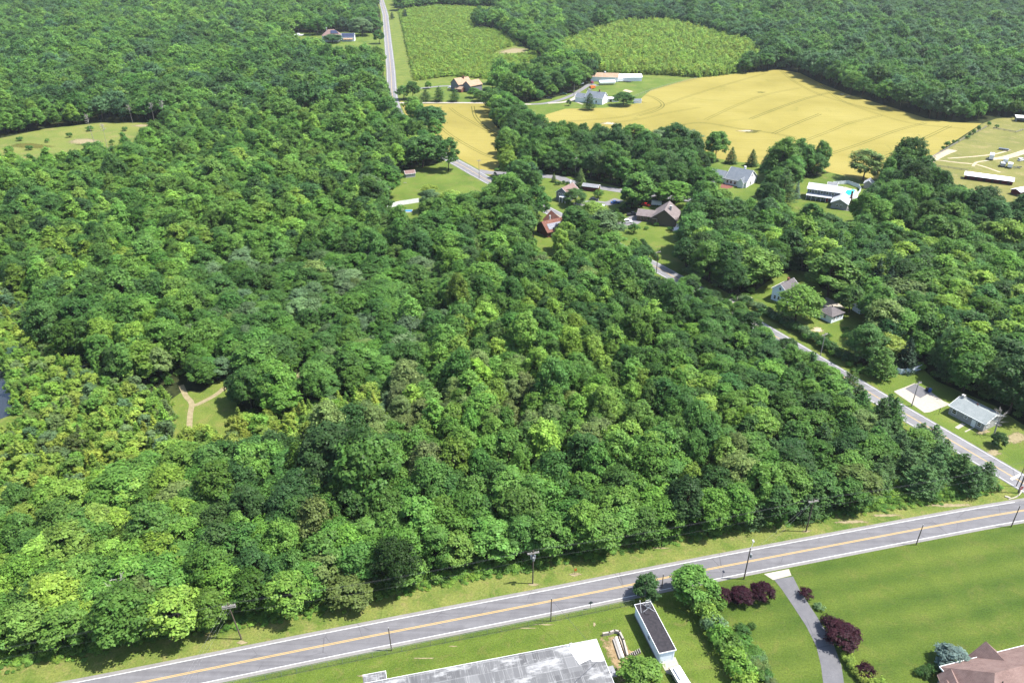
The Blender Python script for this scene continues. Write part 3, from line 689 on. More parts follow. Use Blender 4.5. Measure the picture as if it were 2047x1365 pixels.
gable_parts(t, 5.0, 3.2, 2.7, 1.7, 'slate_siding', 'roof_plum', .3, -L / 2 - .4, W / 2 - 4.3, R(68), name='porch_wall', rname='porch_roof', fascia='roof_plum')
gable_parts(t, 5.0, 3.0, 2.5, 1.5, 'slate_siding', 'roof_plum', .3, -L / 2 - 2.6, W / 2 - 5.9, R(68), name='porch_wall', rname='porch_roof', fascia='roof_plum')
for u_ in (-8, -5, 4, 8): opening(t, 'window', 'B', L - .9, W - .9, u_, 1.8, 1.2, 1.3)

# --- block house by the side road
x0, y0 = P(1902, 811, 2.9); x1, y1 = P(1956, 839, 2.9); L, W = 10.6, 8.0; a = math.atan2(y1 - y0, x1 - x0); ca, sa = math.cos(a), math.sin(a)
t = thing('block_house', 'small grey block house with pale blue-grey shingle roof beside the side road', 'house', (x0 + ca * (L / 2 - .3) - sa * W / 2, y0 + sa * (L / 2 - .3) + ca * W / 2), a)
w_, ro = gable_parts(t, L, W, 2.8, 1.5, 'block_wall', 'roof_blue_grey', .35)
for u_, z, w, h in ((-3.7, 1.6, 1.2, 1.2), (-.2, 1.75, .8, .7), (3.9, 1.6, 1.0, 1.1)): opening(t, 'window', 'F', L, W, u_, z, w, h)
opening(t, 'door', 'F', L, W, 2.3, 1.05, .95, 2.05, fill='trim_white')
for u_, z, w, h in ((-2.2, 1.6, 1.2, 1.0), (1.8, 1.6, .9, 1.1), (.1, 3.2, .7, .5)): opening(t, 'window', 'R', L, W, u_, z, w, h)
chimney(ro, -L / 2 + .5, .5, 3.2, 5.2, .8, 'ceramic'); chimney(ro, -.5, .8, 3.8, 4.5, .4, 'brick')
MB().box(L / 2 + .5, 3.0, .2, .9, 1.3, .4).build('steps', M['concrete'], t)

# --- white farmhouse by the side road
x0, y0 = P(1554, 604, 0); a = R(42)
t = thing('farmhouse', 'white two-storey farmhouse with brown-grey gable roof half hidden by the bright maple', 'house', (x0 + 3.4, y0 + 3.0), a)
w_, ro = gable_parts(t, 8.4, 6.2, 4.8, 2.4, 'blue_siding', 'roof_dark', .3)
chimney(ro, 1.0, .2, 6.0, 8.2, .7, 'brick')
for u_ in (-1.6, 0, 1.6): opening(t, 'window', 'L', 8.4, 6.2, u_, 1.5, .8, 1.3)
opening(t, 'window', 'L', 8.4, 6.2, 0, 5.4, .8, 1.0); opening(t, 'window', 'F', 8.4, 6.2, -2.6, 3.6, .9, 1.3); opening(t, 'window', 'F', 8.4, 6.2, 2.2, 3.6, .9, 1.3)
gable_parts(t, 6.0, 5.2, 3.0, 1.7, 'blue_siding', 'roof_dark', .3, 2.5, -5.2, R(90), name='wing_wall', rname='wing_roof')
# --- hip-roofed garage
a = R(-58); px = P(1657, 642)
t = thing('garage', 'small white garage with grey-brown pyramid roof on the farm lawn', 'garage', (px[0] + 1.2, px[1] + 2.4), a + R(90))
w_, ro = hip_parts(t, 6.4, 5.8, 2.7, 1.9, 'blue_siding', 'roof_dark', .35, rl=.5)
for u_ in (-1.7, .2, 2.0): opening(t, 'window', 'F', 6.4, 5.8, u_, 1.7, .8, .9)
opening(t, 'window', 'L', 6.4, 5.8, 0, 1.6, .8, 1.0); MB().tube([(0, 0, 4.4), (0, 0, 5.1)], .2, 8).build('vent_pipe', M['black'], ro)
# --- grey shed at the drive end
px = P(1722, 622)
t = thing('shed', 'small grey shed under the dark trees at the end of the pale farm driveway', 'shed', px, R(20)); gable_parts(t, 5, 4, 2.3, 1.2, 'blue_siding', 'roof_grey', .25)
opening(t, 'door', 'F', 5, 4, .5, 1.0, 1.6, 1.9, fill='white_siding')
# --- house glimpsed by the pale lane
px = P(1787, 530)
t = thing('house', 'white-walled house with grey roof glimpsed among trees beside the pale lane piece', 'house', px, R(-58)); gable_parts(t, 13, 8, 3, 2.2, 'white_siding', 'roof_taupe', .4); opening(t, 'window', 'R', 13, 8, 0, 1.6, 1.2, 1.2); opening(t, 'window', 'F', 13, 8, -3, 1.6, 1.2, 1.2); opening(t, 'door', 'F', 13, 8, 1, 1.05, 1, 2.1)

# --- pool house
x0, y0 = P(1614, 398, 0); a = R(-27)
t = thing('pool_house', 'two-storey grey house with pale metal roof, porch and garage wing beside the pool', 'house', (x0 + 8.2, y0 + .5), a)
w_, ro = gable_parts(t, 15.5, 8.0, 5.4, 1.9, 'slate_siding', 'roof_metal', .35)
for u_ in (-6.3, -3.6, -.9, 1.8, 4.5): opening(t, 'window', 'F', 15.5, 8, u_, 4.2, 1.0, 1.3)
for u_ in (-6, -3, 0): opening(t, 'window', 'F', 15.5, 8, u_, 1.5, 1.2, 1.4)
opening(t, 'door', 'F', 15.5, 8, 2.2, 1.05, 1, 2.1, fill='paint_red')
MB().slab([(-7.9, -6.3, 2.6), (4.4, -6.3, 2.6), (4.4, -4.03, 3.3), (-7.9, -4.03, 3.3)], .14).build('porch_roof', M['roof_metal'], t)
for k in range(6): MB().box(-7.6 + 2.35 * k, -6.1, 1.25, .14, .14, 2.5).build('porch_post', M['trim_white'], t)
w2, r2 = gable_parts(t, 12, 7.4, 3.0, 2.0, 'grey_siding', 'roof_metal', .35, 9.0, -7.4, R(90), name='garage_wall', rname='garage_roof')
chimney(r2, 13.1, -3.0, 0, 6.6, .9, 'brick')
mb = MB()
for u_ in (-.9, .9):
    fr = MB().box(9.0 + u_, -13.44, 1.7, 1.0, .1, 1.3).build('window', M['trim_white'], t); MB().box(9.0 + u_, -13.50, 1.7, .75, .06, 1.05).build('pane', M['glass'], fr)
dk = P(1682, 385)
sheet('pool_deck', PP([(1652, 392), (1668, 376), (1690, 374), (1718, 384), (1714, 396), (1688, 404), (1672, 402)]), .045, M['concrete'])
t = thing('swimming_pool', 'turquoise swimming pool with pale rim beside the metal-roofed house', 'pool', P(1697, 385))
pl = [(x - t.location.x, y - t.location.y) for x, y in PP([(1687, 387), (1692, 380), (1704, 379), (1711, 380), (1708, 387), (1698, 392), (1688, 391)])]
MB().add([(x, y, .09) for x, y in pl], [tuple(range(len(pl)))[::-1]]).build('water', M['pool_water'], t)
rim = MB(); n_ = len(pl)
for i in range(n_):
    (x, y), (X, Y) = pl[i], pl[(i + 1) % n_]; rim.box((x + X) / 2, (y + Y) / 2, .08, math.hypot(X - x, Y - y) + .4, .45, .12, math.atan2(Y - y, X - x))
rim.build('rim', M['roof_white'], t)
def posts(t, pos, mb, m):
    """every post a part of its own, all sharing one mesh"""
    me = mb.mesh('post'); me.materials.append(M[m])
    for x, y, r in pos:
        o = bpy.data.objects.new('post', me); COL.objects.link(o); o.parent = t; o.location = (x, y, 0); o.rotation_euler = (0, 0, r)
def panel_fence(name, lab, pts, h, m, step=2.4, cat='fence', post=.14, thick=.05, grp=None):
    l = PP(pts); t = thing(name, lab, cat, l[0], 0, grp); ox, oy = l[0]
    pos = []
    for (x, y), (X, Y) in zip(l[:-1], l[1:]):
        d = math.hypot(X - x, Y - y); k = max(1, int(round(d / step))); r = math.atan2(Y - y, X - x); pm = MB()
        for i in range(k):
            f0, f1 = i / k, (i + 1) / k
            pm.box(x + (X - x) * (f0 + f1) / 2 - ox, y + (Y - y) * (f0 + f1) / 2 - oy, h / 2 + .04, d / k - post, thick, h - .08, r)
            pos.append((x + (X - x) * f0 - ox, y + (Y - y) * f0 - oy, r))
        pm.build('panel', M[m], t)
    X, Y = l[-1]; pos.append((X - ox, Y - oy, 0)); posts(t, pos, MB().box(0, 0, h / 2 + .06, post, post, h + .12), m); return t
panel_fence('pool_fence', 'pale grey board fence around the turquoise pool', [(1658, 374), (1666, 370), (1695, 368), (1716, 376), (1720, 383), (1712, 394), (1700, 402)], 1.9, 'white_siding')
px = P(1704, 402); t = thing('gazebo', 'small white gazebo with metal roof at the pool corner', 'gazebo', px, R(-30))
for sx in (-1, 1):
    for sy in (-1, 1): MB().box(sx * 1.5, sy * 1.5, 1.2, .16, .16, 2.4).build('post', M['trim_white'], t)
MB().add([(-2, -2, 2.4), (2, -2, 2.4), (2, 2, 2.4), (-2, 2, 2.4), (0, 0, 3.6)], [(0, 1, 4), (1, 2, 4), (2, 3, 4), (3, 0, 4), (3, 2, 1, 0)]).build('roof', M['roof_metal'], t)
px = P(1663, 377); t = thing('changing_hut', 'small grey hut at the fence end of the pool deck', 'hut', px, R(-27)); gable_parts(t, 4.5, 3.6, 2.3, 1.0, 'grey_siding', 'roof_grey', .25); opening(t, 'door', 'F', 4.5, 3.6, 0, 1, .9, 1.9)
px = P(1735, 375); t = thing('shed', 'tall grey shed with pale roof behind the pool fence', 'shed', px, R(60)); gable_parts(t, 5, 4, 2.8, 1.6, 'grey_siding', 'roof_metal', .25); opening(t, 'door', 'F', 5, 4, 0, 1, 1.2, 2, fill='white_siding')

# --- white gabled house
x0, y0 = P(1486, 378, 0); x1, y1 = P(1516, 361, 0); a = R(-38)
t = thing('gabled_house', 'bright white house with slate-blue roof, its tall blank gable facing the sunlit lawn', 'house', (P(1480, 366)[0], P(1480, 366)[1]), a)
w_, ro = gable_parts(t, 12, 13.5, 3.2, 4.6, 'white_siding', 'roof_slate', .3)
w2, r2 = gable_parts(t, 10, 8.5, 2.8, 2.4, 'white_siding', 'roof_slate', .3, -10.6, -1.0, 0, name='wing_wall', rname='wing_roof')
gable_parts(t, 3.4, 3.0, 2.8, 2.2, 'white_siding', 'roof_slate', .2, 3.4, -6.6, R(90), name='porch_wall', rname='porch_roof')
opening(t, 'window', 'R', 12, 13.5, -.5, 5.4, 1.2, 1.2); opening(t, 'window', 'R', 12, 13.5, -1.5, 1.4, 1.3, 1.9)
for u_ in (-4.5, -2.5, -.3): opening(t, 'window', 'F', 12, 13.5, u_, 1.6, 1.1, 1.5)
chimney(ro, 1.0, 1.2, 6.5, 8.9, .9, 'trim_white')
sheet('flower_bed', blob(1451, 372, 12, 6, 8), .05, M['mulch'])

# --- brown house with long sloping roof
a = R(-20); px = P(1335, 447)
t = thing('brown_house', 'dark wood-clad house with long taupe roof sloping down to the driveway', 'house', (px[0] - 2.5, px[1] + 3.4), a)
w_, ro = gable_parts(t, 12.5, 11, 3.6, 4.2, 'wood_siding', 'roof_taupe', .5, 2.0, 0, R(90), fascia='roof_taupe')
w2, r2 = gable_parts(t, 8.6, 7.6, 2.7, 1.8, 'wood_siding', 'roof_taupe', .4, -6.8, .6, 0, name='wing_wall', rname='wing_roof', fascia='roof_taupe')
chimney(ro, 4.0, -1.6, 5.0, 8.4, 1.0, 'ceramic'); MB().box(5.3, -3.8, 5.1, .9, 1.0, .2).build('skylight', M['glass'], ro)
MB().box(-1.0, -6.6, 1.6, .3, .9, 3.2).box(-2.2, -6.6, 3.1, 2.6, .9, .2).build('entry_wall', M['tan_siding'], t)
for q in (-8.6, -5.6):
    fr = MB().box(q, -3.28, 1.5, 1.4, .1, 1.6).build('window', M['tan_siding'], t); MB().box(q, -3.34, 1.5, 1.15, .06, 1.35).build('pane', M['glass'], fr)
MB().box(7.58, -2.2, 1.2, .08, 3.0, 2.2).build('patio_door', M['glass'], t)
sheet('patio', PP([(1342, 460), (1350, 447), (1366, 447), (1362, 462), (1352, 466)]), .05, M['roof_white'])
# --- red roof with solar panels
x0, y0 = P(1100, 470, 0); a = R(31)
t = thing('solar_house', 'red-brown shingled house with a dark solar array, between dense trees', 'house', (x0 + 1.5, y0 + 3.6), a)
w_, ro = gable_parts(t, 12, 9, 2.8, 3.4, 'brick', 'roof_red', .5, fascia='roof_red')
gable_parts(t, 9, 7.5, 2.8, 3.6, 'brick', 'roof_red', .4, 4.2, 5.0, R(78), name='wing_wall', rname='wing_roof', fascia='roof_red')
sl = 3.4 / 4.5
pan = MB(); zz = lambda y: 2.8 + 3.4 + .16 + (y * sl) + .10
pan.slab([(-4.8, -4.0, zz(-4.0)), (4.6, -4.0, zz(-4.0)), (4.6, -1.6, zz(-1.6)), (-4.8, -1.6, zz(-1.6))], .06); pan.build('solar_panel', M['solar'], ro)
chimney(ro, -1.0, 1.5, 5.0, 7.6, .7, 'ceramic'); vents(ro, [(-3.5, -.9, 5.6), (1.6, -.8, 5.7), (-5, -.7, 5.7)], 'ceramic')
for u_ in (-3.5, 0, 3.5): opening(t, 'window', 'F', 12, 9, u_, 1.5, 1.2, 1.3)
px = P(1051, 436); t = thing('shed', 'little shed with orange-brown roof among shrubs near the solar-panel house', 'shed', px, R(20)); gable_parts(t, 5.6, 4, 2.1, 1.2, 'tan_siding', 'roof_orange', .3, fascia='roof_orange'); opening(t, 'door', 'F', 5.6, 4, 0, 1, 1.2, 1.8)
# --- little grey house with white porch
px = P(1128, 400); t = thing('grey_house', 'little grey-blue house with brown roof and white columned porch beside a dark tree', 'house', (px[0] + 1.5, px[1] + 2), R(55))
w_, ro = gable_parts(t, 10, 6.8, 4.4, 2.6, 'slate_siding', 'roof_brown', .35); chimney(ro, 3.5, .4, 6.0, 8.4, .6, 'trim_white')
for u_ in (-1.4, .2, 1.6): opening(t, 'window', 'L', 10, 6.8, u_, 3.4, .8, 1.3)
mb = MB().slab([(-7.0, -3.2, 2.9), (-5.05, -3.2, 3.1), (-5.05, .6, 3.1), (-7.0, .6, 2.9)], .16)
mb.build('porch_roof', M['trim_white'], t)
for y in (-3.0, -1.3, .4): MB().box(-6.8, y, 1.4, .26, .26, 2.8).build('porch_column', M['trim_white'], t)
# --- dark red shed
px = P(1182, 382); t = thing('shed', 'long dark red shed with plain grey roof beside the lane', 'shed', (px[0], px[1] + 1.2), R(-22)); gable_parts(t, 8.2, 3.8, 2.5, .9, 'red_boards', 'roof_grey', .3); opening(t, 'door', 'F', 8.2, 3.8, -1, 1.05, 1.4, 2, 'red_boards', 'red_boards')
# --- brick-red roof by the wheat
px = P(1322, 330); t = thing('house', 'house with brick-red hip roof and dark chimney in front of the wheat', 'house', px, R(-25))
w_, ro = gable_parts(t, 15, 9.5, 3.2, 3.4, 'tan_siding', 'roof_brown', .5, fascia='roof_brown'); gable_parts(t, 7, 6, 2.8, 1.9, 'tan_siding', 'roof_brown', .4, 9, -2, 0, name='wing_wall', rname='wing_roof', fascia='roof_brown'); chimney(ro, 5.5, 1.0, 4, 8.2, 1.1, 'brick'); opening(t, 'window', 'L', 15, 9.5, 0, 1.6, 1.4, 1.3); opening(t, 'window', 'F', 15, 9.5, -4, 1.6, 1.4, 1.3)
# --- garden shed on the left lawn
px = P(819, 353); t = thing('shed', 'small pale shed with brown roof under the dark trees of the mown lawn', 'shed', px, R(22)); gable_parts(t, 5.4, 4.0, 2.2, 1.2, 'grey_siding', 'roof_brown', .25); opening(t, 'door', 'L', 5.4, 4, 0, 1.05, 1.5, 1.9, 'slate_siding', 'white_siding'); opening(t, 'window', 'F', 5.4, 4, 1, 1.4, .7, .7)
panel_fence('white_fence', 'white vinyl panel fence along the lower edge of the mown lawn', [(774, 417), (800, 411), (838, 405)], 2.3, 'trim_white')
t = thing('swimming_pool', 'blue swimming pool on a white deck half hidden behind the white vinyl fence', 'pool', P(818, 423)); MB().box(-3, .5, .06, 9, 4.4, .12).build('deck', M['concrete'], t); MB().box(-.5, .8, .1, 3.6, 2.8, .1).build('water', M['blue_cover'], t)
# --- farmhouse and farm buildings by the wheat
px = P(1190, 208); t = thing('farmhouse', 'white farmhouse with grey roof and tall gable behind a round dark tree', 'house', (px[0] + 1, px[1] + 4), R(-28))
w_, ro = gable_parts(t, 14, 10, 4.6, 3.6, 'white_siding', 'roof_slate', .35); gable_parts(t, 9, 7, 3.6, 2.4, 'white_siding', 'roof_slate', .3, -11, -.8, 0, name='wing_wall', rname='wing_roof')
chimney(ro, 2.2, .3, 7.5, 9.8, .9, 'brick')
for u_, z in ((-2, 1.6), (2, 1.6), (-1, 4.6), (1.6, 4.6)): opening(t, 'window', 'R', 14, 10, u_, z, 1.2, 1.5)
for u_ in (-5, -2, 2): opening(t, 'window', 'F', 14, 10, u_, 1.8, 1.2, 1.6)
px = P(1219, 203); t = thing('shed', 'low flat white shed behind the farmhouse trees', 'shed', px, R(5)); gable_parts(t, 12, 6, 2.4, .7, 'white_siding', 'roof_white', .2); opening(t, 'door', 'F', 12, 6, 0, 1.1, 2, 2)
px = P(1274, 206); t = thing('shed', 'small pale blue shed at the wheat edge', 'shed', px, R(4)); gable_parts(t, 5.4, 3.2, 2.0, .9, 'blue_siding', 'roof_slate', .2); opening(t, 'door', 'F', 5.4, 3.2, 0, 1, 1.2, 1.8, fill='white_siding')
px = P(1205, 163); t = thing('barn', 'long white barn with tan roof in front of the far trees', 'barn', (px[0] + 2, px[1] + 4), R(-10))
w_, ro = gable_parts(t, 23, 11, 3.8, 2.4, 'blue_siding', 'roof_tan', .4); gable_parts(t, 20, 10, 3.2, 1.8, 'white_siding', 'roof_white', .3, 20.5, 5, R(12), name='wing_wall', rname='wing_roof'); MB().box(0, 0, 6.8, 1.2, 1.2, 1.0).build('ventilator', M['trim_white'], ro); opening(t, 'door', 'F', 23, 11, -4, 1.5, 3, 3, fill='white_siding'); opening(t, 'window', 'L', 23, 11, 0, 2, 1.2, 1.2)
px = P(1247, 161); t = thing('open_shed', 'open-fronted grey shed at the end of the white barn', 'shed', px, R(3)); MB().box(0, 3, 2, 11, .3, 4).box(-5.4, 0, 2, .3, 6, 4).box(5.4, 0, 2, .3, 6, 4).box(0, -2.9, 2, .5, .3, 4).build('wall', M['grey_siding'], t); MB().slab([(-5.9, -3.4, 4.2), (5.9, -3.4, 4.2), (5.9, 3.4, 4.5), (-5.9, 3.4, 4.5)], .2).build('roof', M['grey_wood'], t)
sheet('riding_sand', PP([(1245, 182), (1250, 179), (1266, 183), (1258, 186)]), .05, M['bare_soil'])
# --- tan-roofed house, far solar house and garage
px = P(922, 182); t = thing('tan_house', 'large house with orange-tan roofs and grey walls near the far road', 'house', (px[0], px[1] + 4), R(-32))
w_, ro = gable_parts(t, 13, 11, 5.6, 4.0, 'slate_siding', 'roof_tan', .4, fascia='roof_tan', rz=R(70)); gable_parts(t, 13, 9, 5.0, 3.2, 'slate_siding', 'roof_tan', .4, 9.5, 2.0, R(78), name='wing_wall', rname='wing_roof', fascia='roof_tan'); gable_parts(t, 6, 5, 2.6, 1.6, 'brick', 'roof_tan', .3, 3.5, -7.0, R(0), name='porch_wall', rname='porch_roof', fascia='roof_tan'); chimney(ro, 1.5, 1, 8, 11, .9, 'brick')
px = P(664, 82); t = thing('far_house', 'far house with brownish hip roof carrying blue solar panels', 'house', px, R(8)); w_, ro = hip_parts(t, 20, 14, 6.0, 6.0, 'white_siding', 'roof_brown', .5); chimney(ro, -5, 2, 8, 13.5, 1.2, 'ceramic')
MB().slab([(-.5, -5.2, 8.45), (8.2, -5.2, 8.45), (5.2, -2.0, 11.1), (-.5, -2.0, 11.1)], .08).build('solar_panel', M['solar'], ro)
for u_ in (-8, -3): opening(t, 'window', 'F', 20, 14, u_, 2, 1.6, 1.6)
px = P(697, 82); t = thing('solar_garage', 'white garage with roof fully covered in blue solar panels on the far lawn', 'garage', px, R(4)); w_, ro = gable_parts(t, 14, 10, 4.2, 3.6, 'white_siding', 'roof_slate', .3)
MB().slab([(-6.8, -4.9, 4.55), (6.8, -4.9, 4.55), (6.8, -.4, 7.8), (-6.8, -.4, 7.8)], .08).build('solar_panel', M['solar'], ro); opening(t, 'door', 'R', 14, 10, 0, 1.4, 4, 2.6, fill='white_siding'); opening(t, 'window', 'F', 14, 10, -3, 1.8, 1.6, 1.4)
MB().slab([(-5, -8, 2.6), (5.5, -8, 2.6), (5.5, -5.02, 3.4), (-5, -5.02, 3.4)], .15).build('porch_roof', M['roof_tan'], t)
px = P(884, 11); t = thing('far_house', 'brown-roofed house barely showing at the very top edge of the woods', 'house', px, R(10)); gable_parts(t, 26, 13, 5, 5, 'tan_siding', 'roof_brown', .5); opening(t, 'window', 'F', 26, 13, 0, 2, 2, 2)
# --- paddock sheds
x0, y0 = P(1931, 349, 2.6); x1, y1 = P(2028, 362, 2.6); a = math.atan2(y1 - y0, x1 - x0); L = math.hypot(x1 - x0, y1 - y0)
t = thing('stable', 'long low red stable with white roof at the paddock edge', 'stable', ((x0 + x1) / 2 + .8, (y0 + y1) / 2 + 2.2), a); MB().box(0, 0, 1.2, L, 4.0, 2.4).build('wall', M['red_boards'], t); MB().slab([(-L / 2 - .4, -3.0, 2.35), (L / 2 + .4, -3.0, 2.35), (L / 2 + .4, 2.6, 3.1), (-L / 2 - .4, 2.6, 3.1)], .14).build('roof', M['roof_white'], t)
for k in range(6): opening(t, 'door', 'F', L, 4, -L / 2 + L * (k + .5) / 6, 1.1, 1.2, 1.9, 'red_boards', 'black')
px = P(2040, 388); t = thing('stable', 'white-roofed shed at the picture edge below the long stable', 'stable', px, R(25)); gable_parts(t, 9, 5, 2.4, .9, 'red_boards', 'roof_white', .4); opening(t, 'door', 'F', 9, 5, 0, 1, 1.4, 2, 'red_boards', 'black')
px = P(2044, 243); t = thing('run_in_shed', 'white-roofed run-in shed in the far paddock corner by the woods', 'shed', px, R(-20)); MB().box(0, 3, 1.5, 9, .2, 3).box(-4.4, 0, 1.5, .2, 6, 3).box(4.4, 0, 1.5, .2, 6, 3).build('wall', M['grey_siding'], t); MB().slab([(-5, -3.6, 3.0), (5, -3.6, 3.0), (5, 3.4, 3.4), (-5, 3.4, 3.4)], .15).build('roof', M['roof_white'], t)
# ------------------------------------------------------------------ poles, wires, fences, signs
def pole(label, px, py, h, kind='plain', lean=(0, 0), rz=0.0, group=None, name='utility_pole', m='pole_wood', r=.16):
    x, y = P(px, py); t = thing(name, label, 'pole', (x, y), rz, group)
    T = lambda z: (lean[0] * z, lean[1] * z, z)
    MB().tube([T(-.1), T(h * .5), T(h)], [r, r * .88, r * .7], 8).build('shaft', M[m], t)
    if 'arm' in kind:
        for k, z in enumerate((h - .9, h - 1.3) if 'double' in kind else (h - .7,)):
            X, Y, Z = T(z); MB().box(X, Y - .15, Z, 2.6, .12, .14).box(X, Y + .15, Z, 2.6, .12, .14).build('crossarm', M['grey_wood'], t)
            for s in (-1.15, -.4, .4, 1.15): MB().tube([(X + s, Y, Z + .07), (X + s, Y, Z + .3)], [.05, .07], 6).build('insulator', M['ceramic'], t)
    else:
        X, Y, Z = T(h); MB().tube([(X, Y, Z), (X, Y, Z + .28)], [.05, .07], 6).build('insulator', M['ceramic'], t)
    if 'can' in kind:
        n_ = 3 if 'three' in kind else 1
        for k in range(n_):
            a_ = k * 2.1 + (.4 if n_ > 1 else -.2); X, Y, Z = T(h - 2.0)
            o = MB().tube([(X + .42 * math.cos(a_), Y + .42 * math.sin(a_), Z - .45), (X + .42 * math.cos(a_), Y + .42 * math.sin(a_), Z + .4)], .25, 10).build('transformer', M['galv'], t)
            MB().tube([(X + .42 * math.cos(a_), Y + .42 * math.sin(a_), Z + .4), (X + .42 * math.cos(a_), Y + .42 * math.sin(a_), Z + .62)], .06, 6).build('bushing', M['ceramic'], o)
    if 'lamp' in kind:
        X, Y, Z = T(h); MB().tube([(X, Y, Z - .4), (X + .7, Y + 1.0, Z + .2), (X + 1.0, Y + 1.8, Z + .25)], .045, 6).build('bracket', M['galv'], t)
        MB().box(X + 1.1, Y + 2.0, Z + .22, .34, .75, .2).build('lamp_head', M['ceramic'], t)
    return (x, y)
p_lean = pole('leaning utility pole with twin crossarms and angled wires at the main-road wood edge', 483, 1277, 10.2, 'arm double', (-.11, .03), R(14))
p_can = pole('utility pole carrying three grey transformer cans at the main-road wood edge', 1065, 1166, 9.6, 'arm three can', (0, 0), R(14))
p_wire = pole('utility pole stayed by two guy wires against the wood edge', 1611, 1062, 9.8, 'arm', (.02, 0), R(14))
p_stop = pole('thick utility pole right behind the stop sign', 2035, 985, 10.5, 'arm', (.02, 0), R(30), r=.2)
p_thin = pole('thinner pole left of the stop sign, with small bracket', 2031, 972, 7.2, 'plain', (.05, 0), r=.11)
p_lamp = pole('pole with street lamp and grey can beside the concrete driveway apron', 1487, 1157, 9.0, 'can lamp', (.02, 0))
q1 = pole('bare stub pole in front of the evergreen, beside the vine-covered tree', 1323, 1174, 3.8, 'plain', r=.12)
q2 = pole('bare pole by the fence next to the dark diamond sign', 1101, 1241, 6.4, 'plain', r=.13)
q3 = pole('bare pole by the fence close to the square annex roof', 783, 1300, 6.3, 'plain', (-.03, 0), r=.12)
q4 = pole('bare pole in the verge between the big mown lawn and the road', 1831, 1089, 6.0, 'plain', (.03, 0), r=.13)
q5 = pole('bare pole on the lawn edge opposite the stop sign', 2021, 1053, 6.4, 'plain', (.03, 0), r=.13)
s1 = pole('pole with pale crossarm above the side-road shrubs near the oval bare patch', 1640, 711, 8.6, 'arm', (0, 0), R(30), m='grey_wood')
s2_ = pole('pole standing in front of the pale parking pad', 1822, 812, 8.6, 'arm', (.03, 0), R(30), m='grey_wood')
s3 = pole('pole at the visible side-road piece by the hedge-lined lawn', 1312, 545, 9.6, 'arm', (0, 0), R(30))
s4 = pole('pole on the bend of the road between near wheat field and mown lawn', 958, 357, 10.5, 'arm', (0, 0), R(30), m='grey_wood')
s5 = pole('pale pole rising among dark trees behind the lane', 1150, 352, 10.5, 'arm', (0, 0), R(60), m='grey_wood')
s6 = pole('thin pole on the farm driveway beside the white farmhouse', 1147, 194, 9, 'plain', m='grey_wood')
M['wire'] = mat('wire', (.10, .10, .11), .5, .4); M['bright_wire'] = mat('bright_wire', (.5, .5, .5), .4, .5)
def wire(label, pts, sag=.9, r=.028, m='wire', group='wires along the roads'):
    mb = MB()
    for p, q in zip(pts[:-1], pts[1:]):
        p, q = Vector(p), Vector(q); l = []
        for i in range(13):
            f = i / 12; v = p.lerp(q, f); v.z -= sag * 4 * f * (1 - f); l.append(v)
        mb.tube(l, r, 4, False)
    return tag(mb.build('overhead_wire', M[m]), label, 'wire', group)
W0 = (-150, p_lean[1] - (p_lean[0] + 150) * .255)
for k, (z, lab) in enumerate([(9.9, 'highest wire strung along the wood edge of the main road'), (9.1, 'middle wire strung along the wood edge of the main road'), (7.6, 'lowest wire strung along the wood edge of the main road')]):
    d = (-1.15, 1.15, 0)[k] * .0; ly = (.3, .9, 0)[k]
    wire(lab, [(W0[0], W0[1] + ly, z), (p_lean[0] - .11 * z, p_lean[1] + ly, z), (p_can[0], p_can[1] + ly, z - .3), (p_wire[0], p_wire[1] + ly, z - .2), (p_stop[0], p_stop[1] + ly, z), (p_stop[0] + 45, p_stop[1] + 12, z)], 1.0, .012, 'wire')
for k in range(2): wire('guy wire running down into the verge from the stayed pole', [(p_wire[0], p_wire[1], 9.2), (p_wire[0] - 12.0 + 1.6 * k, p_wire[1] - 4.6 - .4 * k, .2)], 0, .011, 'bright_wire', 'guy wires of the stayed pole')
for k in range(3): wire('service wire crossing the main road from the leaning pole', [(p_lean[0] - 1.1 - .8 + .6 * k, p_lean[1], 9.0 - .2 * k), (p_lean[0] - 6.5 + .6 * k, p_lean[1] - 24, 7.0)], .5, .006, 'bright_wire', 'service wires of the leaning pole')
wire('dark service cable crossing over the patched white flat roof', [(q2[0], q2[1], 6.3), P(1204, 1312, 4.6) + (4.6,), P(1110, 1395, 4.8) + (4.8,)], .2, .03, 'wire', 'service cable')
for k, (z, o_) in enumerate(((8.3, -.9), (8.3, .9), (7.0, 0))):
    wire(['outer wire along the side road, wood side', 'outer wire along the side road, garden side', 'lower wire along the side road'][k], [(s4[0] + o_, s4[1], z + 1.6), (s3[0] + o_, s3[1], z + 1), (s1[0] + o_, s1[1], z), (s2_[0] + o_, s2_[1], z), (p_thin[0] + o_, p_thin[1], 7.0), (p_stop[0] + 30, p_stop[1] - 40, z)], .9, .012)
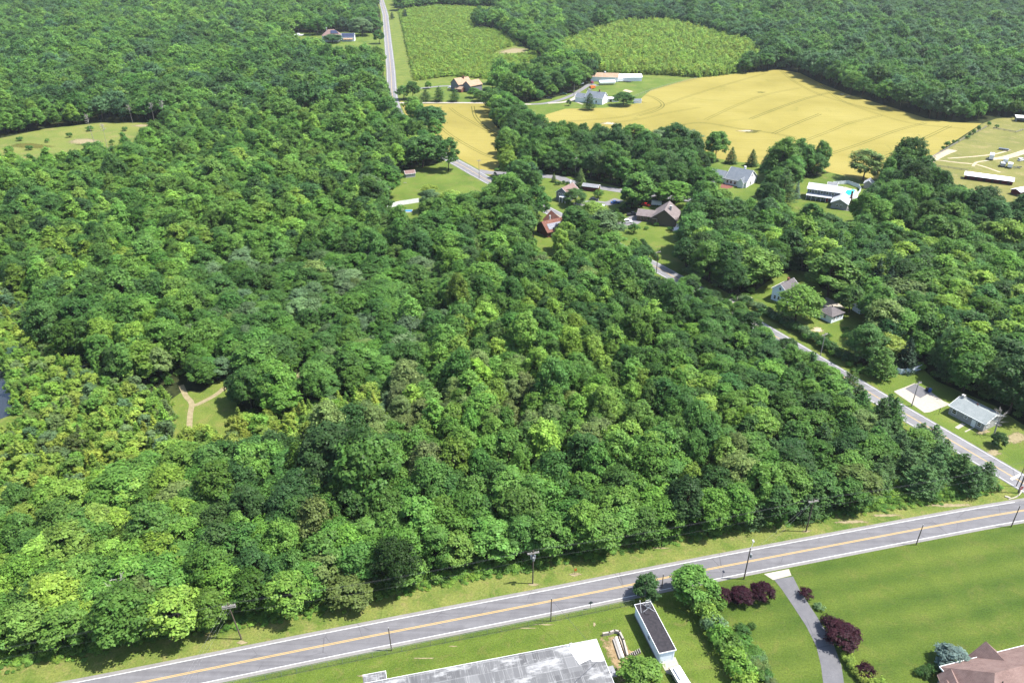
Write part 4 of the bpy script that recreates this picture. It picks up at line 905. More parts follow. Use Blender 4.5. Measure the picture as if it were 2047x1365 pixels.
# chain-link fence south of the main road
def chain_mat():
    m = mat('chain_link', (.35, .38, .36), .5, .4, .3); n = N(m); tr = n.node('ShaderNodeBsdfTransparent'); mx = n.node('ShaderNodeMixShader'); mx.inputs[0].default_value = .16
    n.link(tr.outputs[0], mx.inputs[1]); n.link(n.b.outputs[0], mx.inputs[2]); n.link(mx.outputs[0], n.t.nodes['Material Output'].inputs['Surface']); M['chain_link'] = m
chain_mat()
def link_fence(label, line, h, step):
    a_ = np.array(line); seg = np.concatenate([[0], np.cumsum(np.linalg.norm(np.diff(a_, axis=0), axis=1))]); tt = np.arange(0, seg[-1], step)
    X = np.interp(tt, seg, a_[:, 0]); Y = np.interp(tt, seg, a_[:, 1]); t = thing('chain_link_fence', label, 'fence', (X[0], Y[0]))
    L = [(x - X[0], y - Y[0]) for x, y in zip(X, Y)]; me = MB(); posts(t, [(x, y, 0) for x, y in L], MB().tube([(0, 0, 0), (0, 0, h)], .035, 6), 'galv')
    for (x, y), (u_, v_) in zip(L[:-1], L[1:]): me.add([(x, y, .05), (u_, v_, .05), (u_, v_, h), (x, y, h)], [(0, 1, 2, 3)])
    me.build('mesh', M['chain_link'], t)
    MB().tube([(x, y, h) for x, y in L], .028, 5).build('top_rail', M['galv'], t); MB().tube([(x, y, .06) for x, y in L], .02, 4).build('bottom_wire', M['wire'], t)
fl = [q for q in offset(MAIN, -5.4) if -90 < q[0] < 27]
link_fence('long chain-link fence between the main road and the patched-roof building lawn', fl, 1.5, 2.9)
link_fence('wire fence between the wheat and the farm pasture', PP([(1262, 197), (1300, 183), (1340, 171), (1395, 158)]), 1.6, 4)
def rail_fence(label, pts, h=1.3, step=3.0, m='grey_wood'):
    l = PP(pts); t = thing('rail_fence', label, 'fence', l[0]); ox, oy = l[0]; po = []; ra = MB()
    for (x, y), (X, Y) in zip(l[:-1], l[1:]):
        k = max(1, int(math.hypot(X - x, Y - y) / step))
        for i in range(k): po.append((x + (X - x) * i / k - ox, y + (Y - y) * i / k - oy, 0))
        for z in (.45, .8, 1.15): ra.box((x + X) / 2 - ox, (y + Y) / 2 - oy, z, math.hypot(X - x, Y - y), .06, .13, math.atan2(Y - y, X - x))
    posts(t, po, MB().box(0, 0, h / 2, .14, .14, h), m); ra.build('rail', M[m], t); return t
rail_fence('weathered fence along the wheat field and paddock boundary', [(1832, 333), (1880, 306), (1930, 277), (1972, 255)])
rail_fence('weathered fence in front of the long low stable', [(1862, 333), (1895, 337), (1935, 343)]); rail_fence('weathered cross fence in the far paddock', [(1985, 258), (2030, 266), (2060, 256)])
panel_fence('grey_fence', 'curved blue-grey board fence in the tree shade behind the parking pad', [(1792, 745), (1800, 748), (1822, 745), (1840, 739)], 1.8, 'blue_siding', 2.2)
panel_fence('wood_fence', 'brown wooden fence below the hedge of the lane', [(1406, 422), (1425, 427)], 1.7, 'fence_wood', 2.2)
# signs
t = thing('stop_sign', 'red octagonal stop sign at the road corner', 'sign', P(2035, 992), R(12))
MB().tube([(0, 0, 0), (0, 0, 3.2)], .05, 8).build('post', M['galv'], t)
def octo(r_): return [(r_ * math.cos(R(22.5 + 45 * i)), r_ * math.sin(R(22.5 + 45 * i))) for i in range(8)]
def plate(name, poly, y0, th, zc, m, par):
    mb = MB(); n_ = len(poly); mb.add([(x, y0, z + zc) for x, z in poly] + [(x, y0 + th, z + zc) for x, z in poly], [tuple(range(n_)), tuple(range(2 * n_ - 1, n_ - 1, -1))] + [(i, n_ + i, n_ + (i + 1) % n_, (i + 1) % n_) for i in range(n_)]); return mb.build(name, M[m], par)
pl = plate('sign_plate', octo(.62), -.10, .03, 2.75, 'road_white', t); plate('sign_face', octo(.57), -.115, .012, 2.75, 'sign_red', pl)
cu = bpy.data.curves.new('lettering', 'FONT'); cu.body = 'STOP'; cu.size = .40; cu.align_x = 'CENTER'; cu.align_y = 'CENTER'; cu.extrude = .004; cu.materials.append(M['road_white'])
_t0 = bpy.data.objects.new('lettering_curve', cu); COL.objects.link(_t0); bpy.context.view_layer.update()
_me = bpy.data.meshes.new_from_object(_t0.evaluated_get(bpy.context.evaluated_depsgraph_get())); bpy.data.objects.remove(_t0)
if not _me.materials: _me.materials.append(M['road_white'])
te = bpy.data.objects.new('lettering', _me); COL.objects.link(te); te.parent = pl; te.location = (0, -.125, 2.75); te.rotation_euler = (R(90), 0, 0)
t = thing('diamond_sign', 'diamond road sign seen from its dark back by the chain-link fence', 'sign', P(1180, 1217), R(14)); MB().tube([(0, 0, 0), (0, 0, 2.4)], .04, 6).build('post', M['galv'], t); plate('sign_plate', [(.55, 0), (0, .55), (-.55, 0), (0, -.55)], -.06, .03, 1.9, 'paint_grey', t)
t = thing('marker_sign', 'narrow orange marker sign in the verge by the wood edge', 'sign', P(1150, 1147), R(14)); MB().tube([(-.18, 0, 0), (-.18, 0, 1.3)], .04, 6).tube([(.18, 0, 0), (.18, 0, 1.3)], .04, 6).build('post', M['fence_wood'], t); plate('sign_plate', [(-.3, -.35), (.3, -.35), (.3, .35), (-.3, .35)], -.08, .04, 1.35, 'sign_orange', t)
# drain slab and litter bins
x, y = P(2014, 994); tag(MB().box(x, y, .12, 1.2, .5, .24, R(-30)).build('concrete_block', M['concrete']), 'small pale concrete block at the kerb below the stop sign', 'block')
for i, (px, py, c) in enumerate([(1853, 781, 'black'), (1858, 783, 'paint_blue')]):
    t = thing('wheelie_bin', ['black bin at the edge of the dark drive, left one of the pair', 'blue bin at the edge of the dark drive'][i], 'bin', P(px, py), R(30))
    MB().box(0, 0, .55, .75, .8, 1.05).build('body', M[c], t); MB().box(0, -.02, 1.12, .8, .9, .09).build('lid', M[c], t)
    for s in (-1, 1): MB().tube([(s * .34 - .05, .42, .12), (s * .34 + .05, .42, .12)], .12, 8).build('wheel', M['tyre'], t)
t = thing('lawn_figure', 'small dark lamp post on the lawn in front of the block house', 'lamp', P(1876, 828)); MB().tube([(0, 0, 0), (0, 0, 1.9)], .05, 6).build('post', M['black'], t); MB().box(0, 0, 2.0, .25, .25, .3, 0, .8).build('lamp_head', M['black'], t)
t = thing('play_set', 'tiny grey bench on the mown lawn below the small shed', 'bench', P(810, 367)); MB().box(0, 0, .45, 1.8, .5, .08).build('seat', M['grey_wood'], t); [MB().box(s * .7, 0, .2, .1, .45, .4).build('leg', M['grey_wood'], t) for s in (-1, 1)]

# ------------------------------------------------------------------ vehicles
def wheels(t, xs, hw, r=.33, w=.24):
    for x in xs:
        for s in (-1, 1):
            o = MB().tube([(x, s * (hw - w / 2), r), (x, s * (hw + w / 2), r)], r, 12).build('wheel', M['tyre'], t); MB().tube([(x, s * (hw + w / 2 - .02), r), (x, s * (hw + w / 2 + .02), r)], r * .55, 8).build('rim', M['chrome'], o)
def loft(prof, hw, inset=.0):
    """side profile (x, z) swept across the width, upper points pulled in"""
    mb = MB(); n_ = len(prof); zs = [z for _, z in prof]; zm, zx = min(zs), max(zs)
    W_ = lambda z: hw - inset * max(0, (z - zm) / max(zx - zm, .01))
    return mb.add([(x, -W_(z), z) for x, z in prof] + [(x, W_(z), z) for x, z in prof], [tuple(range(n_ - 1, -1, -1)), tuple(range(n_, 2 * n_))] + [(i, (i + 1) % n_, n_ + (i + 1) % n_, n_ + i) for i in range(n_)])
def car(name, label, px, py, yaw, col, kind='sedan', cat='car'):
    t = thing(name, label, cat, P(px, py), R(yaw)); hw = .9
    lo = {'sedan': [(-2.25, .35), (2.25, .35), (2.3, .62), (2.15, .78), (1.05, .92), (-1.45, .95), (-2.2, .9), (-2.3, .6)], 'suv': [(-2.3, .4), (2.3, .4), (2.35, .75), (2.2, .98), (1.15, 1.08), (-2.25, 1.1), (-2.35, .7)], 'pickup': [(-2.7, .45), (2.7, .45), (2.75, .8), (2.6, 1.0), (1.5, 1.1), (-.5, 1.1), (-2.7, 1.1), (-2.75, .7)]}[kind]
    up = {'sedan': [(1.0, .9), (.3, 1.4), (-1.0, 1.42), (-1.75, .93)], 'suv': [(1.1, 1.06), (.5, 1.68), (-2.0, 1.7), (-2.22, 1.08)], 'pickup': [(1.4, 1.08), (.8, 1.75), (-.4, 1.76), (-.55, 1.08)]}[kind]
    b = loft(lo, hw).build('body', M[col], t)
    g = loft(up, hw - .06, .16).build('cabin_glass', M['glass'], t); zt = max(z for _, z in up); xs = [x for x, z in up if z > zt - .1]
    MB().box((xs[0] + xs[1]) / 2, 0, zt + .02, abs(xs[0] - xs[1]) + .12, 1.42, .06).build('roof_panel', M[col], t)
    wheels(t, (-1.35, 1.35) if kind != 'pickup' else (-1.65, 1.65), .82)
    for s in (-1, 1): MB().box(lo[2][0] - .02, s * .62, lo[2][1], .08, .32, .14).build('headlight', M['trim_white'], t); MB().box(lo[-1][0] + .02, s * .66, lo[-1][1] + .1, .08, .24, .16).build('tail_light', M['sign_red'], t)
    if kind == 'pickup': MB().box(-1.65, 0, 1.112, 2.0, 1.5, .02).build('cargo_bed', M['black'], t)
    return t
car('red_car', 'bright red car parked by the brown house driveway', 1291, 412, -40, 'paint_red')
car('pickup_truck', 'dark blue-grey pickup on the brown house driveway', 1264, 431, 12, 'paint_dark', 'pickup', 'pickup truck')
car('white_car', 'white car parked at the lower edge of the brown house driveway', 1254, 446, 12, 'paint_white', 'suv')
car('parked_car', 'dark car alone on the grass of the farm driveway, lowest of the three', 1098, 198, 0, 'paint_dark'); car('parked_car', 'dark green pickup between two dark cars on the farm driveway grass', 1126, 190, -8, 'paint_green', 'pickup'); car('parked_car', 'dark red car at the tree shadow of the farm driveway', 1140, 185, -4, 'paint_maroon')
car('parked_car', 'white car at the tree edge near the long barn', 1163, 169, 60, 'paint_white', 'suv'); car('parked_car', 'black car next to the white one near the barn', 1172, 167, 60, 'paint_dark', 'suv'); car('parked_car', 'pinkish car at the left barn wall', 1184, 167, 70, 'paint_pink', 'suv')
car('parked_car', 'silver car in front of the orange machine on the farm track', 1178, 181, 40, 'paint_silver'); car('parked_car', 'dark car by the lane below the dark red shed', 1187, 401, -10, 'paint_dark'); car('parked_car', 'blue car half in tree shade at the end of the lane parking', 1230, 407, 10, 'paint_blue'); car('parked_car', 'white car behind the small evergreen on the lane parking', 1199, 414, 5, 'paint_white', 'suv')
car('parked_car', 'white car beside the tan-roofed house', 901, 177, 0, 'paint_white'); car('parked_car', 'white car behind the tan-roofed house', 959, 170, 20, 'paint_white'); car('parked_car', 'dark car between the far house and the solar garage', 682, 76, 0, 'paint_dark', 'suv')
car('van', 'white van at the picture edge of the paddock', 2041, 322, 25, 'paint_white', 'suv', 'van')
def box_truck(name, label, px, py, yaw, cab, box, L=6.5, cat='truck', hb=2.5):
    t = thing(name, label, cat, P(px, py), R(yaw))
    MB().box(-.9, 0, .75 + hb / 2, L - 2.2, 2.3, hb).build('cargo_box', M[box], t); MB().box(-.2, 0, .6, L, .9, .25).build('chassis', M['black'], t)
    b = loft([(L / 2 - 2.0, .5), (L / 2, .5), (L / 2 + .05, 1.25), (L / 2 - .5, 1.4), (L / 2 - .95, 2.3), (L / 2 - 2.0, 2.35)], 1.0, .12).build('cab', M[cab], t)
    MB().box(L / 2 - .70, 0, 1.85, .30, 1.6, .62, 0, .85).build('windscreen', M['glass'], b); wheels(t, (-L / 2 + 1.3, L / 2 - 1.0), .95, .42, .3); return t
t = thing('utility_truck', 'white utility truck with side lockers at the concrete pad, cut by the bottom edge', 'truck', P(1361, 1366), R(-72))
MB().box(-.6, 0, 1.15, 4.2, 2.1, .9).build('service_body', M['paint_white'], t); MB().box(-1.0, 0, 1.65, 2.8, 1.2, .5).build('equipment_rack', M['paint_silver'], t)
b = loft([(1.4, .5), (3.5, .5), (3.55, 1.1), (3.3, 1.25), (2.7, 1.35), (2.3, 2.0), (1.4, 2.05)], 1.0, .12).build('cab', M['paint_white'], t); MB().box(2.47, 0, 1.7, .25, 1.5, .5).build('windscreen', M['glass'], b)
for s in (-1, 1):
    for k in range(3): MB().box(-2.2 + 1.35 * k, s * 1.06, 1.2, 1.2, .04, .75).build('locker_door', M['paint_silver'], t)
    MB().box(2.3, s * 1.15, 1.6, .15, .2, .3).build('mirror', M['black'], t)
MB().box(-3.0, 0, .9, .8, 2.0, .2).build('tailboard', M['tan_siding'], t); wheels(t, (-1.5, 2.5), .95, .42, .3); MB().box(0, 0, .6, 6, .9, .3).build('chassis', M['black'], t)
box_truck('box_truck', 'white box truck in the paddock nearest the fence track', 1981, 318, 60, 'paint_white', 'paint_white', 8.5); box_truck('box_truck', 'maroon truck with white box in the paddock', 2009, 325, 60, 'paint_maroon', 'paint_white', 6.2, hb=1.9)
box_truck('box_truck', 'white truck just above the long stable, the farther left one', 2003, 333, 70, 'paint_white', 'paint_silver', 5.0, hb=1.5); box_truck('box_truck', 'pale truck beside scrap metal above the long stable', 2018, 335, 60, 'paint_white', 'paint_white', 6.5, hb=2.0)
t = thing('scrap_heap', 'heap of dark scrap metal next to the pale truck', 'scrap', P(2034, 337), R(20)); r_ = random.Random(3); mb = MB()
for k in range(22): mb.box(r_.uniform(-2.5, 2.5), r_.uniform(-1, 1), r_.uniform(.2, 1.0), r_.uniform(.4, 2), .15, .15, r_.uniform(0, 3))
mb.build('metal_bar', M['paint_grey'], t)['kind'] = 'stuff'
def trailer(name, label, px, py, yaw, col, L=5.0, h=2.2, rounded=False, cat='trailer'):
    t = thing(name, label, cat, P(px, py), R(yaw))
    if rounded: MB().tube([(-L / 2, 0, h * .62), (-L / 2 + .5, 0, h * .62), (L / 2 - .5, 0, h * .62), (L / 2, 0, h * .62)], [h * .3, h * .5, h * .5, h * .3], 14).build('tank', M[col], t)
    else: loft([(-L / 2, .6), (L / 2, .6), (L / 2, h * .85), (L / 2 - .5, h), (-L / 2, h)], 1.1, .1).build('body', M[col], t)
    MB().box(L / 2 + .6, 0, .5, 1.4, .12, .12).build('hitch', M['black'], t); wheels(t, (-.5, .5), 1.0, .36, .25); return t
trailer('tank_trailer', 'long white tank trailer parked in front of the barn', 1213, 170, 8, 'paint_white', 14, 3.4, True); trailer('horse_trailer', 'white boxy trailer at the right end of the barn front', 1237, 164, 10, 'paint_white', 7, 3.0)
trailer('horse_trailer', 'red trailer with white roof alone on the pasture', 1270, 160, -10, 'paint_red', 9, 3.2)
trailer('flat_trailer', 'low dark trailer in front of the open shed', 1254, 165, -10, 'paint_grey', 7, 1.2); trailer('boat_trailer', 'dark flat trailer with raised tongue on the paddock grass', 2006, 301, -35, 'paint_grey', 5.5, 1.2)
trailer('small_trailer', 'white trailer under the maple by the red car', 1312, 411, -10, 'paint_white', 5.0, 2.4); trailer('small_trailer', 'orange farm machine on the track below the barn', 1184, 178, 35, 'paint_orange', 5.0, 2.4)
t = thing('motor_boat', 'white motor boat on the far lawn against the dark trees', 'boat', P(597, 73), R(8)); loft([(-5, .6), (4, .6), (6, 2.0), (-5, 1.9)], 1.5).build('hull', M['paint_white'], t); loft([(-2.0, 1.9), (1.8, 1.9), (1.0, 3.2), (-1.6, 3.2)], 1.2, .3).build('cabin', M['paint_white'], t); MB().box(-.3, 0, 2.6, 2.2, 2.3, .4).build('cabin_window', M['glass'], t)
# ------------------------------------------------------------------ vegetation
def leaf_material():
    m = bpy.data.materials.new('leaf'); m.use_nodes = True
    n = N(m)
    at = n.node('ShaderNodeAttribute', attribute_type='INSTANCER', attribute_name='tint')
    lv = n.node('ShaderNodeAttribute', attribute_type='GEOMETRY', attribute_name='leafv')
    sep = n.node('ShaderNodeSeparateColor'); n.link(lv.outputs['Color'], sep.inputs[0])
    hs = n.node('ShaderNodeHueSaturation')
    n.link(n.math('ADD', n.math('MULTIPLY', sep.outputs[1], .03), .488), hs.inputs['Hue'])
    n.link(n.math('ADD', n.math('MULTIPLY', sep.outputs[0], .95), .52), hs.inputs['Value'])
    n.link(at.outputs['Color'], hs.inputs['Color'])
    n.color(hs.outputs[0]); n.b.inputs['Roughness'].default_value = .5; n.b.inputs['Specular IOR Level'].default_value = .13
    tr = n.node('ShaderNodeBsdfTranslucent')
    hs2 = n.node('ShaderNodeHueSaturation'); hs2.inputs['Hue'].default_value = .495; hs2.inputs['Value'].default_value = 1.25
    n.link(hs.outputs[0], hs2.inputs['Color']); n.link(hs2.outputs[0], tr.inputs['Color'])
    mx = n.node('ShaderNodeMixShader'); mx.inputs[0].default_value = .5
    n.link(n.b.outputs[0], mx.inputs[1]); n.link(tr.outputs[0], mx.inputs[2])
    n.link(mx.outputs[0], n.t.nodes['Material Output'].inputs['Surface'])
    M['leaf'] = m
leaf_material()
noisy('bark', (.07, .05, .035), (.16, .12, .09), 3.0, .95, .05, obj=True)
noisy('dead_wood', (.30, .27, .24), (.46, .43, .39), 3.0, .95, .05, obj=True)

def unit(a): return a / np.maximum(np.linalg.norm(a, axis=-1, keepdims=True), 1e-9)
def quads(c, nrm, size, rng, aspect=.62):
    """leaf sprays: rhombic quads, slightly folded"""
    n = len(c); nrm = unit(nrm)
    t = unit(np.cross(nrm, rng.normal(size=(n, 3)))); b = np.cross(nrm, t)
    s = size[:, None]
    fold = nrm * s * .22
    v = np.stack([c - t * s, c + b * s * aspect - fold, c + t * s, c - b * s * aspect - fold], 1)
    return v.reshape(-1, 3)
def foliage_mesh(name, groups, woods=()):
    """groups: list of (verts(4n,3), leafv(n), hue(n)); woods: MB objects in slot 1"""
    V = np.concatenate([g[0] for g in groups]).astype(np.float32); nf = len(V) // 4
    lv = np.concatenate([g[1] for g in groups]); hu = np.concatenate([g[2] for g in groups])
    wv = []; wf = []
    for w in woods:
        b = len(V) + len(wv); wv += w.v; wf += [tuple(i + b for i in f) for f in w.f]
    nv = len(V) + len(wv)
    m = bpy.data.meshes.new(name)
    m.vertices.add(nv)
    co = V.reshape(-1) if not wv else np.concatenate([V.reshape(-1), np.array(wv, np.float32).reshape(-1)])
    m.vertices.foreach_set('co', co)
    loops = list(range(4 * nf)); starts = list(range(0, 4 * nf, 4)); k = 4 * nf
    for f in wf: starts.append(k); loops += f; k += len(f)
    m.loops.add(len(loops)); m.loops.foreach_set('vertex_index', loops)
    m.polygons.add(len(starts)); m.polygons.foreach_set('loop_start', starts)
    m.materials.append(M['leaf'])
    if wf:
        m.materials.append(M['bark']); m.polygons.foreach_set('material_index', [0] * nf + [1] * len(wf))
    m.update(calc_edges=True)
    a = m.attributes.new('leafv', 'FLOAT_COLOR', 'FACE')
    col = np.ones((len(starts), 4), np.float32) * .5
    col[:nf, 0] = lv; col[:nf, 1] = hu
    a.data.foreach_set('color', col.reshape(-1))
    return m
def sphere_dirs(n, rng, zmin=-1.0):
    d = rng.normal(size=(n * 4, 3)); d = unit(d); d = d[d[:, 2] > zmin]
    return d[:n]
def broadleaf(seed, h=13.0, w=9.0, base=.22, lobes=20, clumps=11, leaves=30, leaf=.31, lobe_r=(.15, .25), shape=1.0, droop=0.0):
    rng = np.random.default_rng(seed)
    zc = h * (base + (1 - base) * .46); rz = h * (1 - base) * .5; rx = w * .5
    ga = math.pi * (3 - 5 ** .5); G = []
    Vs = []; L = []; H = []
    for i in range(lobes):
        u = 1 - (i + .5) / lobes * 1.55                                    # from the top down past the waist
        a = i * ga + rng.uniform(-.5, .5); k = math.sqrt(max(0, 1 - u * u))
        q = rng.uniform(.66, .98) * (1 if i else .7)
        lr = rng.uniform(*lobe_r) * w
        taper = (1 - max(0, u) ** 1.5 * (1 - shape)) 
        c = np.array([math.cos(a) * k * rx * q * taper, math.sin(a) * k * rx * q * taper, zc + u * rz * rng.uniform(.66, .98)])
        G.append((c, lr))
        out = unit(np.array([math.cos(a) * k, math.sin(a) * k, u + .35]))
        d = sphere_dirs(clumps * 3, rng); d = d[(d @ out) > -.25][:clumps]
        cc = c + d * lr * rng.uniform(.65, 1.05, (len(d), 1)) * np.array([1, 1, .78])
        for p, dd in zip(cc, d):
            n = int(leaves * rng.uniform(.7, 1.3))
            off = rng.normal(size=(n, 3)) * lr * np.array([.25, .25, .17])
            pos = p + off; pos[:, 2] -= droop * np.abs(off[:, 0])
            nr = unit(off) * .5 + dd * .55 + np.array([.2, 0, .75]) + rng.normal(size=(n, 3)) * .38
            Vs.append(quads(pos, nr, leaf * rng.uniform(.6, 1.35, n), rng))
            b = rng.uniform(.25, .75)
            L.append(np.clip(b + rng.normal(size=n) * .17, 0, 1)); H.append(np.clip(rng.uniform(.3, .7) + rng.normal(size=n) * .12, 0, 1))
    crown = foliage_mesh('crown', [(np.concatenate(Vs), np.concatenate(L), np.concatenate(H))])
    t = MB(); lean = rng.uniform(-.02, .02, 2)
    t.tube([(0, 0, 0), (lean[0] * h, lean[1] * h, h * .3), (lean[0] * h * 1.4, lean[1] * h, h * .62), (lean[0] * h, lean[1] * h, h * .85)], [w * .028, w * .021, w * .013, w * .004], 7)
    for c, lr in G[2::2]:
        z0 = max(h * .2, min(c[2] - h * .16, h * .6))
        t.tube([(lean[0] * h, lean[1] * h, z0), (c[0] * .5, c[1] * .5, z0 + (c[2] - z0) * .65), tuple(c)], [w * .011, w * .007, w * .003], 5)
    return crown, t
def conifer(seed, h=12.0, w=6.5, base=.12, whorls=15, arms=8, leaves=22, leaf=.34, power=.8, rise=.12, irregular=.25, flat=.16):
    """whorled branches carrying needle sprays"""
    rng = np.random.default_rng(seed); Vs = []; L = []; H = []; t = MB()
    t.tube([(0, 0, 0), (0, 0, h * .5), (0, 0, h * .97)], [w * .03, w * .018, .02], 7)
    for i in range(whorls):
        f = i / (whorls - 1); z = h * (base + (1 - base) * f * .98); r = w * .5 * (1 - f) ** power + .12
        n = max(4, int(arms * (1 - f * .55)))
        for k in range(n):
            a = 2 * math.pi * (k + rng.uniform(-.35, .35)) / n + i * 1.3
            rr = r * rng.uniform(1 - irregular, 1 + irregular * .6); up = rise * rr + rng.uniform(-.08, .08) * rr
            d = np.array([math.cos(a), math.sin(a), 0.0])
            m = max(5, int(leaves * (.35 + rr / (w * .5))))
            s = rng.uniform(.15, 1, m) ** .75
            side = np.array([-d[1], d[0], 0]) * (rng.normal(size=m) * flat * rr * (1.15 - s * .5))[:, None]
            pos = d * (s * rr)[:, None] + side + np.array([0, 0, 1.0]) * (z + up * s ** 1.3 + rng.normal(size=m) * .12)[:, None]
            nr = np.array([0, 0, 1.0]) + d * .35 + rng.normal(size=(m, 3)) * .42
            Vs.append(quads(pos, nr, leaf * rng.uniform(.6, 1.3, m), rng, .45))
            b = rng.uniform(.3, .7); L.append(np.clip(b + rng.normal(size=m) * .16, 0, 1)); H.append(np.clip(.5 + rng.normal(size=m) * .15, 0, 1))
            if i % 2 == 0: t.tube([(0, 0, z), tuple(d * rr * .8 + np.array([0, 0, z + up * .8]))], [w * .008, w * .003], 4)
    return foliage_mesh('crown', [(np.concatenate(Vs), np.concatenate(L), np.concatenate(H))]), t
def bush(seed, h=2.0, w=3.0, clumps=30, leaves=26, leaf=.17):
    rng = np.random.default_rng(seed); d = sphere_dirs(clumps, rng, -.25); Vs = []; L = []; H = []
    c = d * np.array([w * .38, w * .38, h * .36]) * rng.uniform(.75, 1.1, (len(d), 1)) + np.array([0, 0, h * .45])
    for p, dd in zip(c, d):
        off = rng.normal(size=(leaves, 3)) * np.array([w, w, h]) * .075
        nr = unit(off) * .5 + dd * .6 + np.array([0, 0, .6]) + rng.normal(size=(leaves, 3)) * .4
        Vs.append(quads(p + off, nr, leaf * rng.uniform(.6, 1.3, leaves), rng))
        b = rng.uniform(.25, .75); L.append(np.clip(b + rng.normal(size=leaves) * .17, 0, 1)); H.append(np.clip(.5 + rng.normal(size=leaves) * .15, 0, 1))
    t = MB()
    for k in range(5):
        a = k * 1.257; t.tube([(0, 0, 0), (math.cos(a) * w * .2, math.sin(a) * w * .2, h * .55)], [w * .014, w * .005], 4)
    return foliage_mesh('crown', [(np.concatenate(Vs), np.concatenate(L), np.concatenate(H))]), t

SP = {}      # species -> list of (crown mesh, trunk MB, trunk mesh, height, width)
def species(name, items):
    SP[name] = []
    for (cr, tr), h, w in items:
        tm = tr.mesh('trunk'); tm.materials.append(M['bark']); SP[name].append((cr, tr, tm, h, w))
species('broadleaf', [(broadleaf(11, w=8, lobes=22, shape=.55), 13, 8), (broadleaf(12, w=8, lobes=26, lobe_r=(.13, .22), shape=.7), 13, 8), (broadleaf(13, w=8, lobes=19, lobe_r=(.17, .27), shape=.8), 13, 8),
                      (broadleaf(14, w=8, lobes=28, clumps=10, lobe_r=(.12, .21), base=.16, shape=.5), 13, 8), (broadleaf(15, w=8, lobes=24, leaf=.33, leaves=27, droop=.3, shape=.65), 13, 8), (broadleaf(16, w=8, lobes=22, leaf=.27, leaves=38, base=.13, shape=.6), 13, 8)])
species('poplar', [(broadleaf(21, w=5.6, lobes=24, clumps=8, leaves=24, leaf=.30, lobe_r=(.20, .30), shape=.3, base=.12), 13, 5.6), (broadleaf(22, w=5.2, lobes=26, clumps=8, leaves=24, leaf=.28, lobe_r=(.18, .28), shape=.4, base=.12), 13, 5.2)])
species('pine', [(conifer(31, 12, 7.0, .10, 15, 9, 26, .32, .5, .26, .4, .2), 12, 7), (conifer(32, 12, 6.6, .10, 15, 8, 28, .30, .58, .30, .42, .22), 12, 6.6)])
species('spruce', [(conifer(41, 11, 5.2, .05, 20, 9, 20, .26, .85, -.12, .14, .15), 11, 5.2), (conifer(42, 11, 5.6, .04, 18, 9, 22, .28, .7, -.05, .18, .17), 11, 5.6)])
species('sapling', [(broadleaf(51, 5, 2.8, .08, 13, 8, 16, .18, (.17, .27), .3), 5, 2.8), (broadleaf(52, 5, 3.4, .06, 14, 8, 16, .20, (.17, .27), .55), 5, 3.4), (conifer(53, 5, 2.2, .04, 11, 6, 14, .20, .9, .3, .3, .25), 5, 2.2)])
species('oval', [(broadleaf(91, 5, 3.2, .0, 22, 9, 24, .17, (.19, .28), .62), 5, 3.2)])
species('shrub', [(bush(61), 2, 3), (bush(62, clumps=24), 2, 3)])
species('far', [(broadleaf(71, lobes=18, clumps=8, leaves=13, leaf=.50, shape=.7), 13, 9), (broadleaf(72, lobes=22, clumps=7, leaves=12, leaf=.48, lobe_r=(.14, .24), shape=.6), 13, 9), (broadleaf(73, lobes=15, clumps=9, leaves=13, leaf=.54, lobe_r=(.18, .28), shape=.9), 13, 9)])
species('youngfar', [(broadleaf(81, 5, 2.6, .02, 10, 5, 12, .24, (.20, .30), .15), 5, 2.6), (conifer(82, 5, 2.6, .02, 9, 6, 12, .26, .8, .3, .3, .25), 5, 2.6)])

